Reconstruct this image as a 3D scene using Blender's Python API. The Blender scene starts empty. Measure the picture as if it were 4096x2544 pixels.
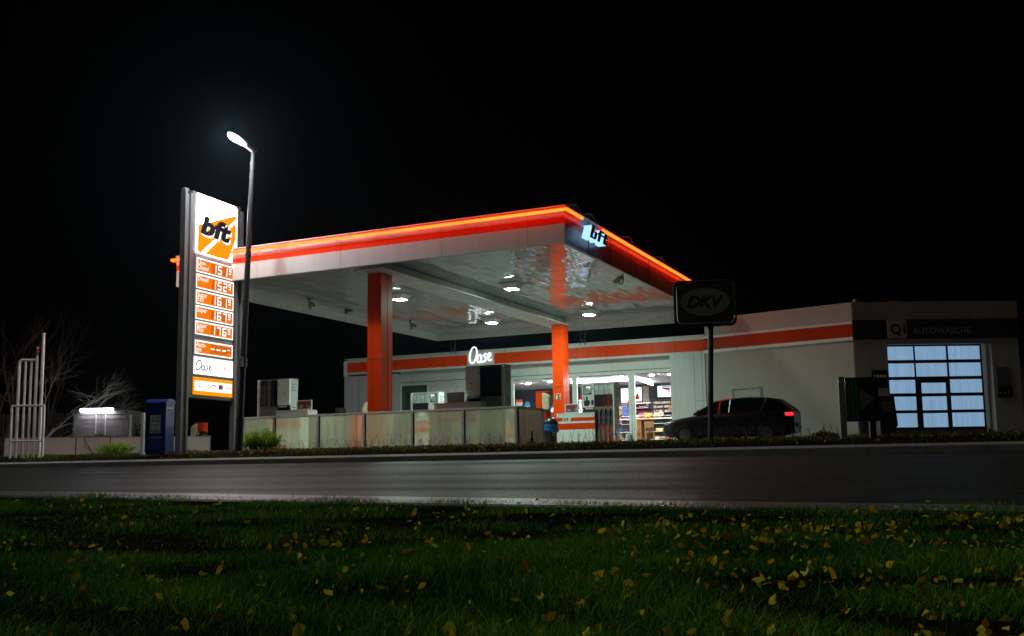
import bpy, bmesh, math, random
import numpy as np
from mathutils import Vector, Matrix

random.seed(7)
rng = np.random.default_rng(7)
S = bpy.context.scene
COL = S.collection

# ------------------------------------------------------------------ camera model
F_PX, CY, PITCH, ROLL, YAW = 4028.0, 1365.0, .12055, -.01579, .43862
def _basis():
    fw = np.array([0, math.cos(PITCH), math.sin(PITCH)]); r0 = np.array([1, 0, 0.]); u0 = np.cross(r0, fw)
    r = r0*math.cos(ROLL)+u0*math.sin(ROLL); u = -r0*math.sin(ROLL)+u0*math.cos(ROLL)
    c, s = math.cos(YAW), math.sin(YAW)
    m = np.array([[c, -s, 0], [s, c, 0], [0, 0, 1]])
    return m@r, m@u, m@fw
CR, CU, CF = _basis()
def at(u, v, X=None, Y=None, Z=None, A=None, D=None):
    """world point on a vertical / horizontal plane seen at a spot of the survey photograph"""
    d = CF+CR*(u-2048)/F_PX-CU*(v-CY)/F_PX
    if X is not None: t = X/d[0]
    elif Y is not None: t = Y/d[1]
    elif Z is not None: t = Z/d[2]
    else:
        n = np.array([-D[1], D[0]]); t = (n@np.array(A[:2]))/(n@d[:2])
    return Vector((d*t).tolist())
def gz(y):
    return float(np.interp(y, [-100, 0, 2, 8.5, 19.4, 19.55, 20.6, 22, 24.9, 400],
                           [-.9, -.50, -.48, -.37, .08, .19, .25, .40, .52, .50]))
cam_d = bpy.data.cameras.new('camera'); cam = bpy.data.objects.new('camera', cam_d); COL.objects.link(cam)
mw = Matrix([[CR[i], CU[i], -CF[i], 0] for i in range(3)]+[[0, 0, 0, 1]]); cam.matrix_world = mw
cam_d.sensor_width = 36; cam_d.sensor_fit = 'HORIZONTAL'; cam_d.lens = 36*F_PX/4096
cam_d.shift_y = (CY-1272)/4096; cam_d.clip_end = 2000; cam_d.clip_start = .05
S.camera = cam

# ------------------------------------------------------------------ materials
MATS = {}
def mat(name, col, rough=.5, metal=0, var=.12, scale=2.5, bump=0, bscale=40, spec=.5, coat=0, streak=0, trans=0):
    if name in MATS: return MATS[name]
    m = bpy.data.materials.new(name); m.use_nodes = True; nt = m.node_tree; N = nt.nodes; L = nt.links
    b = N['Principled BSDF']; b.inputs['Roughness'].default_value = rough; b.inputs['Metallic'].default_value = metal
    b.inputs['Specular IOR Level'].default_value = spec; b.inputs['Coat Weight'].default_value = coat
    b.inputs['Transmission Weight'].default_value = trans
    tc = N.new('ShaderNodeTexCoord')
    nz = N.new('ShaderNodeTexNoise'); nz.inputs['Scale'].default_value = scale; nz.inputs['Detail'].default_value = 5
    if streak:
        mp = N.new('ShaderNodeMapping'); mp.inputs['Scale'].default_value = (streak, streak, .35)
        L.new(tc.outputs['Object'], mp.inputs[0]); L.new(mp.outputs[0], nz.inputs[0])
    else: L.new(tc.outputs['Object'], nz.inputs[0])
    mx = N.new('ShaderNodeMix'); mx.data_type = 'RGBA'
    c = np.array(col[:3]); lo = np.clip(c*(1-var), 0, 1); hi = np.clip(c*(1+var*.6), 0, 1)
    mx.inputs[6].default_value = (*lo, 1); mx.inputs[7].default_value = (*hi, 1)
    rp = N.new('ShaderNodeValToRGB'); rp.color_ramp.elements[0].position = .35; rp.color_ramp.elements[1].position = .65
    L.new(nz.outputs[0], rp.inputs[0]); L.new(rp.outputs[0], mx.inputs[0]); L.new(mx.outputs[2], b.inputs['Base Color'])
    mr = N.new('ShaderNodeMapRange'); mr.inputs[3].default_value = max(.02, rough*.85); mr.inputs[4].default_value = min(1, rough*1.15)
    L.new(nz.outputs[0], mr.inputs[0]); L.new(mr.outputs[0], b.inputs['Roughness'])
    if bump:
        n2 = N.new('ShaderNodeTexNoise'); n2.inputs['Scale'].default_value = bscale; n2.inputs['Detail'].default_value = 3
        L.new(tc.outputs['Object'], n2.inputs[0]); bp = N.new('ShaderNodeBump'); bp.inputs['Strength'].default_value = bump
        bp.inputs['Distance'].default_value = .02
        L.new(n2.outputs[0], bp.inputs['Height']); L.new(bp.outputs[0], b.inputs['Normal'])
    MATS[name] = m; return m
def emis(name, col, strength, var=0, scale=4, streak=0):
    if name in MATS: return MATS[name]
    m = bpy.data.materials.new(name); m.use_nodes = True; nt = m.node_tree; N = nt.nodes; L = nt.links
    N.remove(N['Principled BSDF']); e = N.new('ShaderNodeEmission'); e.inputs[0].default_value = (*col, 1); e.inputs[1].default_value = strength
    L.new(e.outputs[0], N['Material Output'].inputs[0])
    if var:
        tc = N.new('ShaderNodeTexCoord'); nz = N.new('ShaderNodeTexNoise'); nz.inputs['Scale'].default_value = scale; nz.inputs['Detail'].default_value = 4
        mp = N.new('ShaderNodeMapping')
        if streak: mp.inputs['Scale'].default_value = (streak, streak, .4)
        L.new(tc.outputs['Object'], mp.inputs[0]); L.new(mp.outputs[0], nz.inputs[0])
        mr = N.new('ShaderNodeMapRange'); mr.inputs[1].default_value = .3; mr.inputs[2].default_value = .7
        mr.inputs[3].default_value = strength*(1-var); mr.inputs[4].default_value = strength*(1+var*.5)
        L.new(nz.outputs[0], mr.inputs[0]); L.new(mr.outputs[0], e.inputs[1])
    MATS[name] = m; return m
def clear_glass(name, tint=(.92, .97, .95)):
    m = bpy.data.materials.new(name); m.use_nodes = True; nt = m.node_tree; N = nt.nodes; L = nt.links
    N.remove(N['Principled BSDF']); t = N.new('ShaderNodeBsdfTransparent'); t.inputs[0].default_value = (*tint, 1)
    g = N.new('ShaderNodeBsdfGlossy'); g.inputs['Roughness'].default_value = .02
    fr = N.new('ShaderNodeFresnel'); fr.inputs[0].default_value = 1.45; mx = N.new('ShaderNodeMixShader')
    L.new(fr.outputs[0], mx.inputs[0]); L.new(t.outputs[0], mx.inputs[1]); L.new(g.outputs[0], mx.inputs[2])
    L.new(mx.outputs[0], N['Material Output'].inputs[0]); MATS[name] = m; return m
def frosted(name):
    m = bpy.data.materials.new(name); m.use_nodes = True; nt = m.node_tree; N = nt.nodes; L = nt.links
    N.remove(N['Principled BSDF'])
    r = N.new('ShaderNodeBsdfRefraction'); r.inputs['Roughness'].default_value = .22; r.inputs['IOR'].default_value = 1.12; r.inputs[0].default_value = (.93, .92, .80, 1)
    tl = N.new('ShaderNodeBsdfTranslucent'); tl.inputs[0].default_value = (1, .91, .64, 1)
    df = N.new('ShaderNodeBsdfDiffuse'); df.inputs[0].default_value = (.55, .53, .45, 1)
    tc = N.new('ShaderNodeTexCoord'); mp = N.new('ShaderNodeMapping'); mp.inputs['Scale'].default_value = (7, 7, .5)
    nz = N.new('ShaderNodeTexNoise'); nz.inputs['Scale'].default_value = 1.0; nz.inputs['Detail'].default_value = 6
    L.new(tc.outputs['Object'], mp.inputs[0]); L.new(mp.outputs[0], nz.inputs[0])
    mr = N.new('ShaderNodeMapRange'); mr.inputs[1].default_value = .35; mr.inputs[2].default_value = .7; mr.inputs[3].default_value = .22; mr.inputs[4].default_value = .42
    L.new(nz.outputs[0], mr.inputs[0])
    m1 = N.new('ShaderNodeMixShader'); mr.inputs[3].default_value = .40; mr.inputs[4].default_value = .56; L.new(mr.outputs[0], m1.inputs[0]); L.new(r.outputs[0], m1.inputs[1]); L.new(tl.outputs[0], m1.inputs[2])
    m2 = N.new('ShaderNodeMixShader'); m2.inputs[0].default_value = .14; L.new(m1.outputs[0], m2.inputs[1]); L.new(df.outputs[0], m2.inputs[2])
    L.new(m2.outputs[0], N['Material Output'].inputs[0]); MATS[name] = m; return m
def leafmat(name, cols, transl=.5, rough=.45, matt=False):
    m = bpy.data.materials.new(name); m.use_nodes = True; nt = m.node_tree; N = nt.nodes; L = nt.links
    b = N['Principled BSDF']; b.inputs['Roughness'].default_value = rough; b.inputs['Specular IOR Level'].default_value = .18
    if matt: N.remove(b); b = N.new('ShaderNodeBsdfDiffuse')
    at_ = N.new('ShaderNodeAttribute'); at_.attribute_name = 'tone'
    rp = N.new('ShaderNodeValToRGB'); els = rp.color_ramp.elements
    els[0].position = 0; els[0].color = (*cols[0], 1); els[1].position = 1; els[1].color = (*cols[-1], 1)
    for i in range(1, len(cols)-1): e = els.new(i/(len(cols)-1)); e.color = (*cols[i], 1)
    L.new(at_.outputs['Fac'], rp.inputs[0]); L.new(rp.outputs[0], b.inputs[0])
    tl = N.new('ShaderNodeBsdfTranslucent'); L.new(rp.outputs[0], tl.inputs[0])
    mx = N.new('ShaderNodeMixShader'); mx.inputs[0].default_value = transl
    L.new(b.outputs[0], mx.inputs[1]); L.new(tl.outputs[0], mx.inputs[2]); L.new(mx.outputs[0], N['Material Output'].inputs[0])
    MATS[name] = m; return m

WHITE = mat('white panel', (.60, .60, .58), .36, var=.05, streak=2, spec=.35)
WHITE2 = mat('white render', (.36, .345, .315), .6, var=.05, streak=1.2, spec=.3, bump=.06, bscale=60)  # white toned down for the weaker light reaching the wash hall
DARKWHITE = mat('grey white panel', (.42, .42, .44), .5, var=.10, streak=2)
ORANGE = mat('orange panel', (.84, .056, .001), .36, var=.08, streak=2, spec=.14)
ALU = mat('brushed aluminium', (.78, .75, .75), .42, metal=.15, var=.12, scale=8)
STEEL = mat('galvanised steel', (.04, .041, .042), .6, metal=.05, var=.25, scale=9)
DSTEEL = mat('dark painted steel', (.045, .05, .055), .45, var=.3, scale=6)
BLACK = mat('black plastic', (.014, .014, .015), .3, var=.2)
BLACKG = mat('black glass', (.006, .006, .008), .06, var=.1, coat=.5)
DGREY = mat('dark grey', (.07, .07, .075), .5)
CREAM = mat('cream plastic', (.66, .58, .40), .35)
BLUEBAG = mat('blue bag', (.02, .12, .42), .35, bump=.8, bscale=14)
CHROME = mat('chrome', (.75, .75, .76), .12, metal=1, var=.05)
CONCRETE = mat('concrete', (.34, .33, .31), .85, var=.25, bump=.3, bscale=30)
WOOD = mat('wood', (.36, .17, .06), .45, var=.25, streak=8)
DWOOD = mat('dark wood', (.13, .06, .025), .45, var=.25, streak=8)
GLASS = clear_glass('window glass'); FROST = frosted('frosted glass')
PUMPW = mat('pump white', (.78, .78, .74), .3, var=.05, streak=2)
PUMPG = mat('pump grey', (.44, .43, .43), .35, var=.08)
TXT = mat('dark lettering', (.012, .012, .014), .5)
TXTW = mat('white lettering', (.75, .75, .75), .5)
def emb(name, c, k): return emis(name, c, k)

# ------------------------------------------------------------------ mesh builder and object helpers
class MB:
    def __init__(s): s.v = []; s.f = []; s.mi = []; s.cur = 0; s.tone = None
    def add(s, vs, fs, M=None):
        o = len(s.v)
        s.v += [(M@Vector(p))[:] for p in vs] if M is not None else [tuple(p) for p in vs]
        s.f += [tuple(o+i for i in f) for f in fs]; s.mi += [s.cur]*len(fs); return s
    def m(s, i): s.cur = i; return s
    def box(s, x0, y0, z0, x1, y1, z1, M=None):
        x0, x1 = min(x0, x1), max(x0, x1); y0, y1 = min(y0, y1), max(y0, y1); z0, z1 = min(z0, z1), max(z0, z1)
        return s.add([(x0, y0, z0), (x1, y0, z0), (x1, y1, z0), (x0, y1, z0), (x0, y0, z1), (x1, y0, z1), (x1, y1, z1), (x0, y1, z1)],
                     [(0, 3, 2, 1), (4, 5, 6, 7), (0, 1, 5, 4), (1, 2, 6, 5), (2, 3, 7, 6), (3, 0, 4, 7)], M)
    def prism(s, poly, d0, d1, M=None):
        """polygon in local (a,b), extruded along local c from d0 to d1"""
        n = len(poly); vs = [(a, b, d0) for a, b in poly]+[(a, b, d1) for a, b in poly]
        fs = [tuple(range(n-1, -1, -1)), tuple(range(n, 2*n))]+[(i, (i+1) % n, n+(i+1) % n, n+i) for i in range(n)]
        return s.add(vs, fs, M)
    def quad(s, *p): return s.add(p, [tuple(range(len(p)))])
    def tube(s, pts, r, n=8, cap=True, M=None):
        pts = [Vector(p) for p in pts]; k = len(pts); rs = r if isinstance(r, (list, tuple)) else [r]*k
        vs = []; fs = []; ref = None
        for i, p in enumerate(pts):
            t = (pts[min(i+1, k-1)]-pts[max(i-1, 0)]).normalized()
            if ref is None: ref = Vector((0, 0, 1)) if abs(t.z) < .9 else Vector((1, 0, 0))
            a = t.cross(ref).normalized(); b = t.cross(a).normalized(); ref = -b if False else ref
            for j in range(n):
                an = 2*math.pi*j/n; vs.append(p+a*math.cos(an)*rs[i]+b*math.sin(an)*rs[i])
        for i in range(k-1):
            for j in range(n): fs.append((i*n+j, i*n+(j+1) % n, (i+1)*n+(j+1) % n, (i+1)*n+j))
        if cap: fs += [tuple(range(n-1, -1, -1)), tuple((k-1)*n+j for j in range(n))]
        return s.add(vs, fs, M)
    def lathe(s, prof, c=(0, 0, 0), n=20, M=None):
        vs = []; fs = []; k = len(prof)
        for r, z in prof:
            for j in range(n): an = 2*math.pi*j/n; vs.append((c[0]+r*math.cos(an), c[1]+r*math.sin(an), c[2]+z))
        for i in range(k-1):
            for j in range(n): fs.append((i*n+j, i*n+(j+1) % n, (i+1)*n+(j+1) % n, (i+1)*n+j))
        fs += [tuple(range(n-1, -1, -1)), tuple((k-1)*n+j for j in range(n))]
        return s.add(vs, fs, M)
    def build(s, name, mats, parent=None, smooth=False, bevel=0, stuff=False):
        me = bpy.data.meshes.new(name); vs = s.v
        if parent is not None:
            inv = WM[parent.name].inverted(); vs = [(inv@Vector(p))[:] for p in vs]
        me.from_pydata(vs, [], s.f); me.update()
        if not isinstance(mats, (list, tuple)): mats = [mats]
        for q in mats: me.materials.append(q)
        if len(mats) > 1: me.polygons.foreach_set('material_index', s.mi)
        if smooth: me.polygons.foreach_set('use_smooth', [True]*len(me.polygons))
        if s.tone is not None:
            a = me.attributes.new('tone', 'FLOAT', 'FACE'); a.data.foreach_set('value', s.tone)
        o = bpy.data.objects.new(name, me); COL.objects.link(o)
        if parent is not None:
            o.parent = parent; WM[o.name] = WM[parent.name]
        else: WM[o.name] = Matrix()
        if bevel:
            md = o.modifiers.new('bevel', 'BEVEL'); md.width = bevel; md.segments = 2; md.limit_method = 'ANGLE'
        return o
WM = {}
def tag(o, label, cat, group=None, kind=None):
    if label: o['label'] = label
    if cat: o['category'] = cat
    if group: o['group'] = group
    if kind: o['kind'] = kind
    return o
def thing(name, label, cat, loc=(0, 0, 0), rz=0, group=None):
    o = bpy.data.objects.new(name, None); COL.objects.link(o); o.location = loc; o.rotation_euler = (0, 0, rz); o.empty_display_size = .2
    WM[o.name] = Matrix.Translation(Vector(loc))@Matrix.Rotation(rz, 4, 'Z')
    return tag(o, label, cat, group)
def frame(o, x, y, z=None):
    """matrix whose local a,b,c axes are x, y and x×y at o"""
    x = Vector(x).normalized(); y = Vector(y); y = (y-x*y.dot(x)).normalized(); z = x.cross(y)
    return Matrix([[x[i], y[i], z[i], o[i]] for i in range(3)]+[[0, 0, 0, 1]])
_tc = {}
def text(body, size=1, shear=0, bold=0, align='LEFT'):
    key = (body, shear, bold, align)
    if key not in _tc:
        cu = bpy.data.curves.new('t', 'FONT'); cu.body = body; cu.size = 1; cu.shear = shear; cu.offset = bold; cu.align_x = align
        cu.resolution_u = 3; cu.fill_mode = 'FRONT'
        ob = bpy.data.objects.new('t', cu); COL.objects.link(ob); dg = bpy.context.evaluated_depsgraph_get()
        me = bpy.data.meshes.new_from_object(ob.evaluated_get(dg))
        _tc[key] = ([v.co[:] for v in me.vertices], [tuple(p.vertices) for p in me.polygons])
        bpy.data.objects.remove(ob); bpy.data.meshes.remove(me); bpy.data.curves.remove(cu)
    vs, fs = _tc[key]
    return [(a*size, b*size, 0) for a, b, c in vs], fs
def put_text(mb, body, M, a, b, size, **k):
    vs, fs = text(body, size, **k); mb.add([(x+a, y+b, 0) for x, y, z in vs], fs, M)
def ribbon(mb, pts, w, M, d0=0, d1=.01):
    """a pen stroke of width w along 2-D points"""
    P = [Vector((a, b)) for a, b in pts]; n = len(P); Lf = []; Rt = []
    for i in range(n):
        t = (P[min(i+1, n-1)]-P[max(i-1, 0)]).normalized(); q = Vector((-t.y, t.x))*w/2
        Lf.append(P[i]+q); Rt.append(P[i]-q)
    for i in range(n-1):
        mb.prism([Lf[i][:], Rt[i][:], Rt[i+1][:], Lf[i+1][:]][::-1], d0, d1, M)
def arc(cx, cy, rx, ry, a0, a1, n=14, tilt=0):
    return [(cx+rx*math.cos(math.radians(a0+(a1-a0)*i/n))+tilt*ry*math.sin(math.radians(a0+(a1-a0)*i/n)), cy+ry*math.sin(math.radians(a0+(a1-a0)*i/n))) for i in range(n+1)]
def script_word(mb, M, w, h, pen, d0, d1):
    """handwritten four letter word filling w × h"""
    st = [arc(.18, .5, .15, .46, 100, 470, 20, .12), arc(.44, .27, .085, .22, 60, 330, 14, .1), [(.535, .48), (.515, .2), (.545, .06), (.58, .08)],
          [(.74, .50), (.69, .55), (.645, .46), (.70, .31), (.705, .16), (.64, .08), (.60, .12)],
          [(.80, .30), (.90, .38), (.93, .52), (.87, .58), (.81, .45), (.80, .25), (.86, .12), (.97, .18)]]
    for s_ in st: ribbon(mb, [(a*w, b*h) for a, b in s_], pen, M, d0, d1)
SEG = {'0': 'abcdef', '1': 'bc', '2': 'abged', '3': 'abgcd', '5': 'afgcd', '6': 'afgedc', '7': 'abc', '9': 'abcdfg', '-': 'g', '8': 'abcdefg'}
def seg7(mb, ch, M, a, b, w, h, t, sh=.06):
    g = t*.12
    def bar(x0, y0, x1, y1): mb.add([(a+x0+sh*y0, b+y0, 0), (a+x1+sh*y0, b+y0, 0), (a+x1+sh*y1, b+y1, 0), (a+x0+sh*y1, b+y1, 0)], [(0, 1, 2, 3)], M)
    H = h/2
    D = {'a': (g, h-t, w-g, h), 'd': (g, 0, w-g, t), 'g': (g, H-t/2, w-g, H+t/2), 'f': (0, H+g, t, h-g), 'b': (w-t, H+g, w, h-g), 'e': (0, g, t, H-g), 'c': (w-t, g, w, H-g)}
    for s_ in SEG[ch]: bar(*D[s_])
def merge_np(name, V, Fq, mat_, tone, kind='stuff', parent=None):
    """big mesh from numpy arrays: verts (n,3), list of face arrays with equal corner counts"""
    me = bpy.data.meshes.new(name); nv = len(V); me.vertices.add(nv); me.vertices.foreach_set('co', V.astype(np.float32).ravel())
    loops = np.concatenate([f.ravel() for f in Fq]); sizes = np.concatenate([np.full(len(f), f.shape[1]) for f in Fq])
    starts = np.concatenate([[0], np.cumsum(sizes)[:-1]])
    me.loops.add(len(loops)); me.loops.foreach_set('vertex_index', loops.astype(np.int32))
    me.polygons.add(len(sizes)); me.polygons.foreach_set('loop_start', starts.astype(np.int32)); me.polygons.foreach_set('loop_total', sizes.astype(np.int32))
    me.update(calc_edges=True); me.validate()
    a = me.attributes.new('tone', 'FLOAT', 'FACE'); a.data.foreach_set('value', np.concatenate(tone).astype(np.float32))
    me.materials.append(mat_); o = bpy.data.objects.new(name, me); COL.objects.link(o)
    if kind: o['kind'] = kind
    WM[o.name] = Matrix()
    return o
def blades(pos, h, w, lean, tone):
    """grass blades: five-point curved strips"""
    n = len(pos); yaw = rng.uniform(0, 2*np.pi, n); ld = rng.uniform(0, 2*np.pi, n)
    wx = np.stack([np.cos(yaw), np.sin(yaw), np.zeros(n)], 1)*w[:, None]/2; lv = np.stack([np.cos(ld), np.sin(ld), np.zeros(n)], 1)*lean[:, None]
    up = np.array([0, 0, 1.])
    m = pos+up*(h*.55)[:, None]+lv*.3; t = pos+up*h[:, None]+lv
    V = np.stack([pos-wx, pos+wx, m-wx*.75, m+wx*.75, t], 1).reshape(-1, 3)
    b = np.arange(n)[:, None]*5
    return V, [b+np.array([[0, 1, 3, 2]]), b+np.array([[2, 3, 4]])], [tone, tone]
def leaf_cards(pos, size, tone, flat=.6):
    n = len(pos); nrm = rng.normal(0, 1, (n, 3)); nrm[:, 2] = np.abs(nrm[:, 2])+flat; nrm /= np.linalg.norm(nrm, axis=1)[:, None]
    a = np.cross(nrm, rng.normal(0, 1, (n, 3))); a /= np.linalg.norm(a, axis=1)[:, None]; b = np.cross(nrm, a)
    s = size[:, None]; cu = nrm*s*rng.uniform(-.45, .6, (n, 1)); b = b*rng.uniform(.45, 1.35, (n, 1)); k1 = rng.uniform(.2, 1.1, (n, 1)); k2 = rng.uniform(.3, 1.2, (n, 1))
    V = np.stack([pos-a*s, pos-a*s*.45*k1+b*s*.66+cu, pos+a*s*.5*k2+b*s*.5+cu*.4, pos+a*s*.95, pos+a*s*.4*k1-b*s*.55-cu*.3, pos-a*s*.5*k2-b*s*.66+cu], 1).reshape(-1, 3)
    k = np.arange(n)[:, None]*6
    return V, [k+np.array([[0, 1, 2, 3]]), k+np.array([[0, 3, 4, 5]])], [tone, tone]

# ------------------------------------------------------------------ ground, road, verge
def sheet(name, ys, xs, mat_, dz=0, zf=gz, label=None):
    b = MB(); n = len(xs)
    for y in ys:
        for x in xs: b.v.append((x, y, zf(y)+dz))
    for i in range(len(ys)-1):
        for j in range(n-1): b.f.append((i*n+j, i*n+j+1, (i+1)*n+j+1, (i+1)*n+j)); b.mi.append(0)
    o = b.build(name, mat_); o['kind'] = 'structure'; return o
SOIL = mat('dark soil', (.012, .010, .006), 1.0, spec=0, var=.4, scale=6, bump=.5, bscale=25)
sheet('ground', [-120, -20, 0, 2, 8.5, 19.4, 19.56, 20.6, 22, 24.9, 60, 150, 400], [-400, -60, -30, -10, 0, 20, 80, 400], SOIL, -.006)
def road_mat():
    m = mat('asphalt', (.05, .05, .052), .5, var=.25, scale=1.5, bump=1.0, bscale=38, spec=.10)
    nt = m.node_tree; N = nt.nodes; L = nt.links; b = N['Principled BSDF']
    tc = N.new('ShaderNodeTexCoord'); mp = N.new('ShaderNodeMapping'); mp.inputs['Scale'].default_value = (.03, .75, 0)
    nz = N.new('ShaderNodeTexNoise'); nz.inputs['Scale'].default_value = 1.2; nz.inputs['Detail'].default_value = 3
    L.new(tc.outputs['Object'], mp.inputs[0]); L.new(mp.outputs[0], nz.inputs[0])
    mr = N.new('ShaderNodeMapRange'); mr.inputs[1].default_value = .35; mr.inputs[2].default_value = .65; mr.inputs[3].default_value = .44; mr.inputs[4].default_value = .62
    L.new(nz.outputs[0], mr.inputs[0]); L.new(mr.outputs[0], b.inputs['Roughness'])
    sp = N.new('ShaderNodeTexNoise'); sp.inputs['Scale'].default_value = 42; sp.inputs['Detail'].default_value = 1
    L.new(tc.outputs['Object'], sp.inputs[0]); cr = N.new('ShaderNodeValToRGB'); cr.color_ramp.elements[0].position = .45; cr.color_ramp.elements[1].position = .72
    cr.color_ramp.elements[0].color = (.010, .010, .011, 1); cr.color_ramp.elements[1].color = (.11, .107, .103, 1)
    L.new(sp.outputs[0], cr.inputs[0]); L.new(cr.outputs[0], b.inputs['Base Color'])
    return m
def edge_y(x): return 7.95-.15*x
rb = MB(); xs = [-90, -60, -40, -30, -20, -10, -5, 0, 5, 15, 40]; ys = [0, .12, .3, .6, 1]
for x in xs:
    y0 = max(edge_y(x), -20)-.5
    for t in ys:
        y = min(y0, 19.0)+(19.4-min(y0, 19.0))*t; rb.v.append((x, y, gz(y)+.004))
for i in range(len(xs)-1):
    for j in range(4): rb.f.append((i*5+j, (i+1)*5+j, (i+1)*5+j+1, i*5+j+1)); rb.mi.append(0)
rb.build('road', road_mat())['kind'] = 'structure'
gb = MB()
for x in np.linspace(-50, 30, 41):
    for d in (-.3, .42): y = edge_y(x)+d; gb.v.append((x, min(y, 19.3), gz(min(y, 19.3))+.010))
for i in range(40): gb.f.append((2*i, 2*i+2, 2*i+3, 2*i+1)); gb.mi.append(0)
gb.build('road_gutter', mat('gutter stone', (.15, .137, .135), .34, var=.2, scale=4, bump=.6, bscale=60))['kind'] = 'structure'
kb = MB()
for i in range(150): kb.box(-90+i, 19.4, .02, -90+i+.992, 19.55, .192)
kb.build('kerb', mat('kerb stone', (.10, .095, .09), .8, var=.3, bump=.4, bscale=30))['kind'] = 'structure'
sheet('pavement', [19.55, 20.1, 20.62], [-90, -30, 0, 60], mat('pavement slabs', (.19, .175, .165), .85, var=.35, scale=3, bump=.5, bscale=20), .004)
sheet('yard', [24.95, 43, 60, 90], [-60, -30, -10, 10, 60], mat('yard paving', (.19, .19, .18), .6, var=.2, scale=1.2, bump=.2, bscale=18), .004)

# foreground lawn
GRASS = leafmat('grass', [(.006, .032, .003), (.024, .135, .008), (.10, .32, .018), (.42, .52, .05)], .45, .5)
def lawn_bump(x, y): return .025*np.sin(x*1.7+np.sin(y*1.3)*1.5)*np.cos(y*1.9+x*.4)+.012*np.sin(x*5.1+2)*np.sin(y*4.3)
def scatter_view(n, d0, d1, u0=-900, u1=5000, ymax=None):
    d = np.sqrt(rng.uniform(d0**2, d1**2, n)); u = rng.uniform(u0, u1, n)
    p = d[:, None]*(CF[None, :2]+CR[None, :2]*((u-2048)/F_PX)[:, None])
    z = np.interp(p[:, 1], [-100, 0, 2, 8.5, 19.4], [-.9, -.50, -.48, -.37, .08])
    return np.column_stack([p, z])
p = np.concatenate([scatter_view(130000, 1.6, 5.5), scatter_view(170000, 5.0, 15)])
p = p[p[:, 1] < 7.95-.15*p[:, 0]+rng.normal(0, .07, len(p))]
clump = np.sin(p[:, 0]*3.1+np.sin(p[:, 1]*2.3)*2)*np.sin(p[:, 1]*3.7+np.cos(p[:, 0]*2.1))
bare = (np.sin(p[:, 0]*.9+1.3)*np.sin(p[:, 1]*1.1+.7)+.35*clump) < -.74
keep = (~bare | (rng.uniform(0, 1, len(p)) < .12)); p = p[keep]; clump = clump[keep]
p[:, 2] += lawn_bump(p[:, 0], p[:, 1])-.012
n = len(p); h = rng.uniform(.022, .060, n)*(1+.45*clump); big = rng.uniform(0, 1, n) < .02; h[big] *= 1.6
V, Fq, T = blades(p, h, rng.uniform(.003, .006, n), h*rng.uniform(.2, 1.2, n), np.clip(rng.normal(.42, .2, n)+.22*clump, 0, 1))
merge_np('lawn_grass', V, Fq, GRASS, T)
tag(bpy.data.objects['lawn_grass'], 'dark green tufted grass filling the foreground before the road', 'grass')
LEAF = leafmat('fallen leaf', [(.14, .05, .01), (.40, .15, .012), (.82, .52, .025), (.92, .76, .05), (.62, .60, .07)], .3, .85, True)
p = np.concatenate([scatter_view(2000, 2.2, 6), scatter_view(2800, 5, 14)])
uu = ((p@CR)/(p@CF))*F_PX+2048
p = p[(p[:, 1] < 7.95-.15*p[:, 0]) & (rng.uniform(0, 1, len(p)) < .34+.66*np.clip((uu-1200)/2000, 0, 1)**1.3)]
p[:, 2] += lawn_bump(p[:, 0], p[:, 1])+rng.uniform(.004, .045, len(p)); n = len(p)
V, Fq, T = leaf_cards(p, rng.uniform(.008, .026, n)*np.where(rng.uniform(0, 1, n) < .12, 1.5, 1), np.clip(rng.normal(.58, .28, n), 0, 1), .15)
merge_np('fallen_leaves', V, Fq, LEAF, T)
tag(bpy.data.objects['fallen_leaves'], 'yellow and brown autumn leaves scattered over the foreground lawn', 'leaves')
# verge beyond the road
n = 42000; p = np.column_stack([rng.uniform(-46, 6, n), rng.uniform(20.5, 24.85, n), np.zeros(n)])
cl = np.sin(p[:, 0]*1.3)*np.sin(p[:, 1]*2.7+p[:, 0]*.6)+.5*np.sin(p[:, 0]*4.1)
wgt = np.clip((p[:, 1]-20.5)/1.4, .08, 1)*np.where(p[:, 0] > -19, .75, 1.0); k = rng.uniform(0, 1, n) < wgt*(.6+.4*cl); p = p[k]; cl = cl[k]
p[:, 2] = np.interp(p[:, 1], [19.55, 20.6, 22, 24.9], [.19, .25, .40, .52])-.01; n = len(p)
h = rng.uniform(.02, .085, n)*(1+.8*cl)*np.where(p[:, 0] < -20, 1.0, .8)
V, Fq, T = blades(p, h, rng.uniform(.008, .016, n), h*rng.uniform(.1, .7, n), np.clip(rng.normal(.6, .22, n), 0, 1))
VERGE = leafmat('verge grass', [(.02, .05, .006), (.045, .11, .01), (.09, .17, .02), (.15, .15, .04)], .45, .5)
merge_np('verge_grass', V, Fq, VERGE, T); tag(bpy.data.objects['verge_grass'], 'short grass strip between the pavement and the frosted barrier', 'grass')
n = 2600; p = np.column_stack([rng.uniform(-30, 2, n), 20.7+4.1*rng.beta(2, 1.5, n), np.zeros(n)])
p = p[rng.uniform(0, 1, n) < np.where(p[:, 0] > -20.5, 1, .25)]
p[:, 2] = np.interp(p[:, 1], [19.55, 20.6, 22, 24.9], [.19, .25, .40, .52])+rng.uniform(.0, .045, len(p)); n = len(p)
V, Fq, T = leaf_cards(p, rng.uniform(.02, .05, n), np.clip(rng.normal(.35, .25, n), 0, 1), .5)
merge_np('verge_leaves', V, Fq, leafmat('verge leaf', [(.05, .02, .006), (.14, .05, .01), (.30, .13, .015), (.40, .28, .03)], .3, .6), T); tag(bpy.data.objects['verge_leaves'], 'brown and yellow leaf litter along the foot of the barrier', 'leaves')
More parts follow.
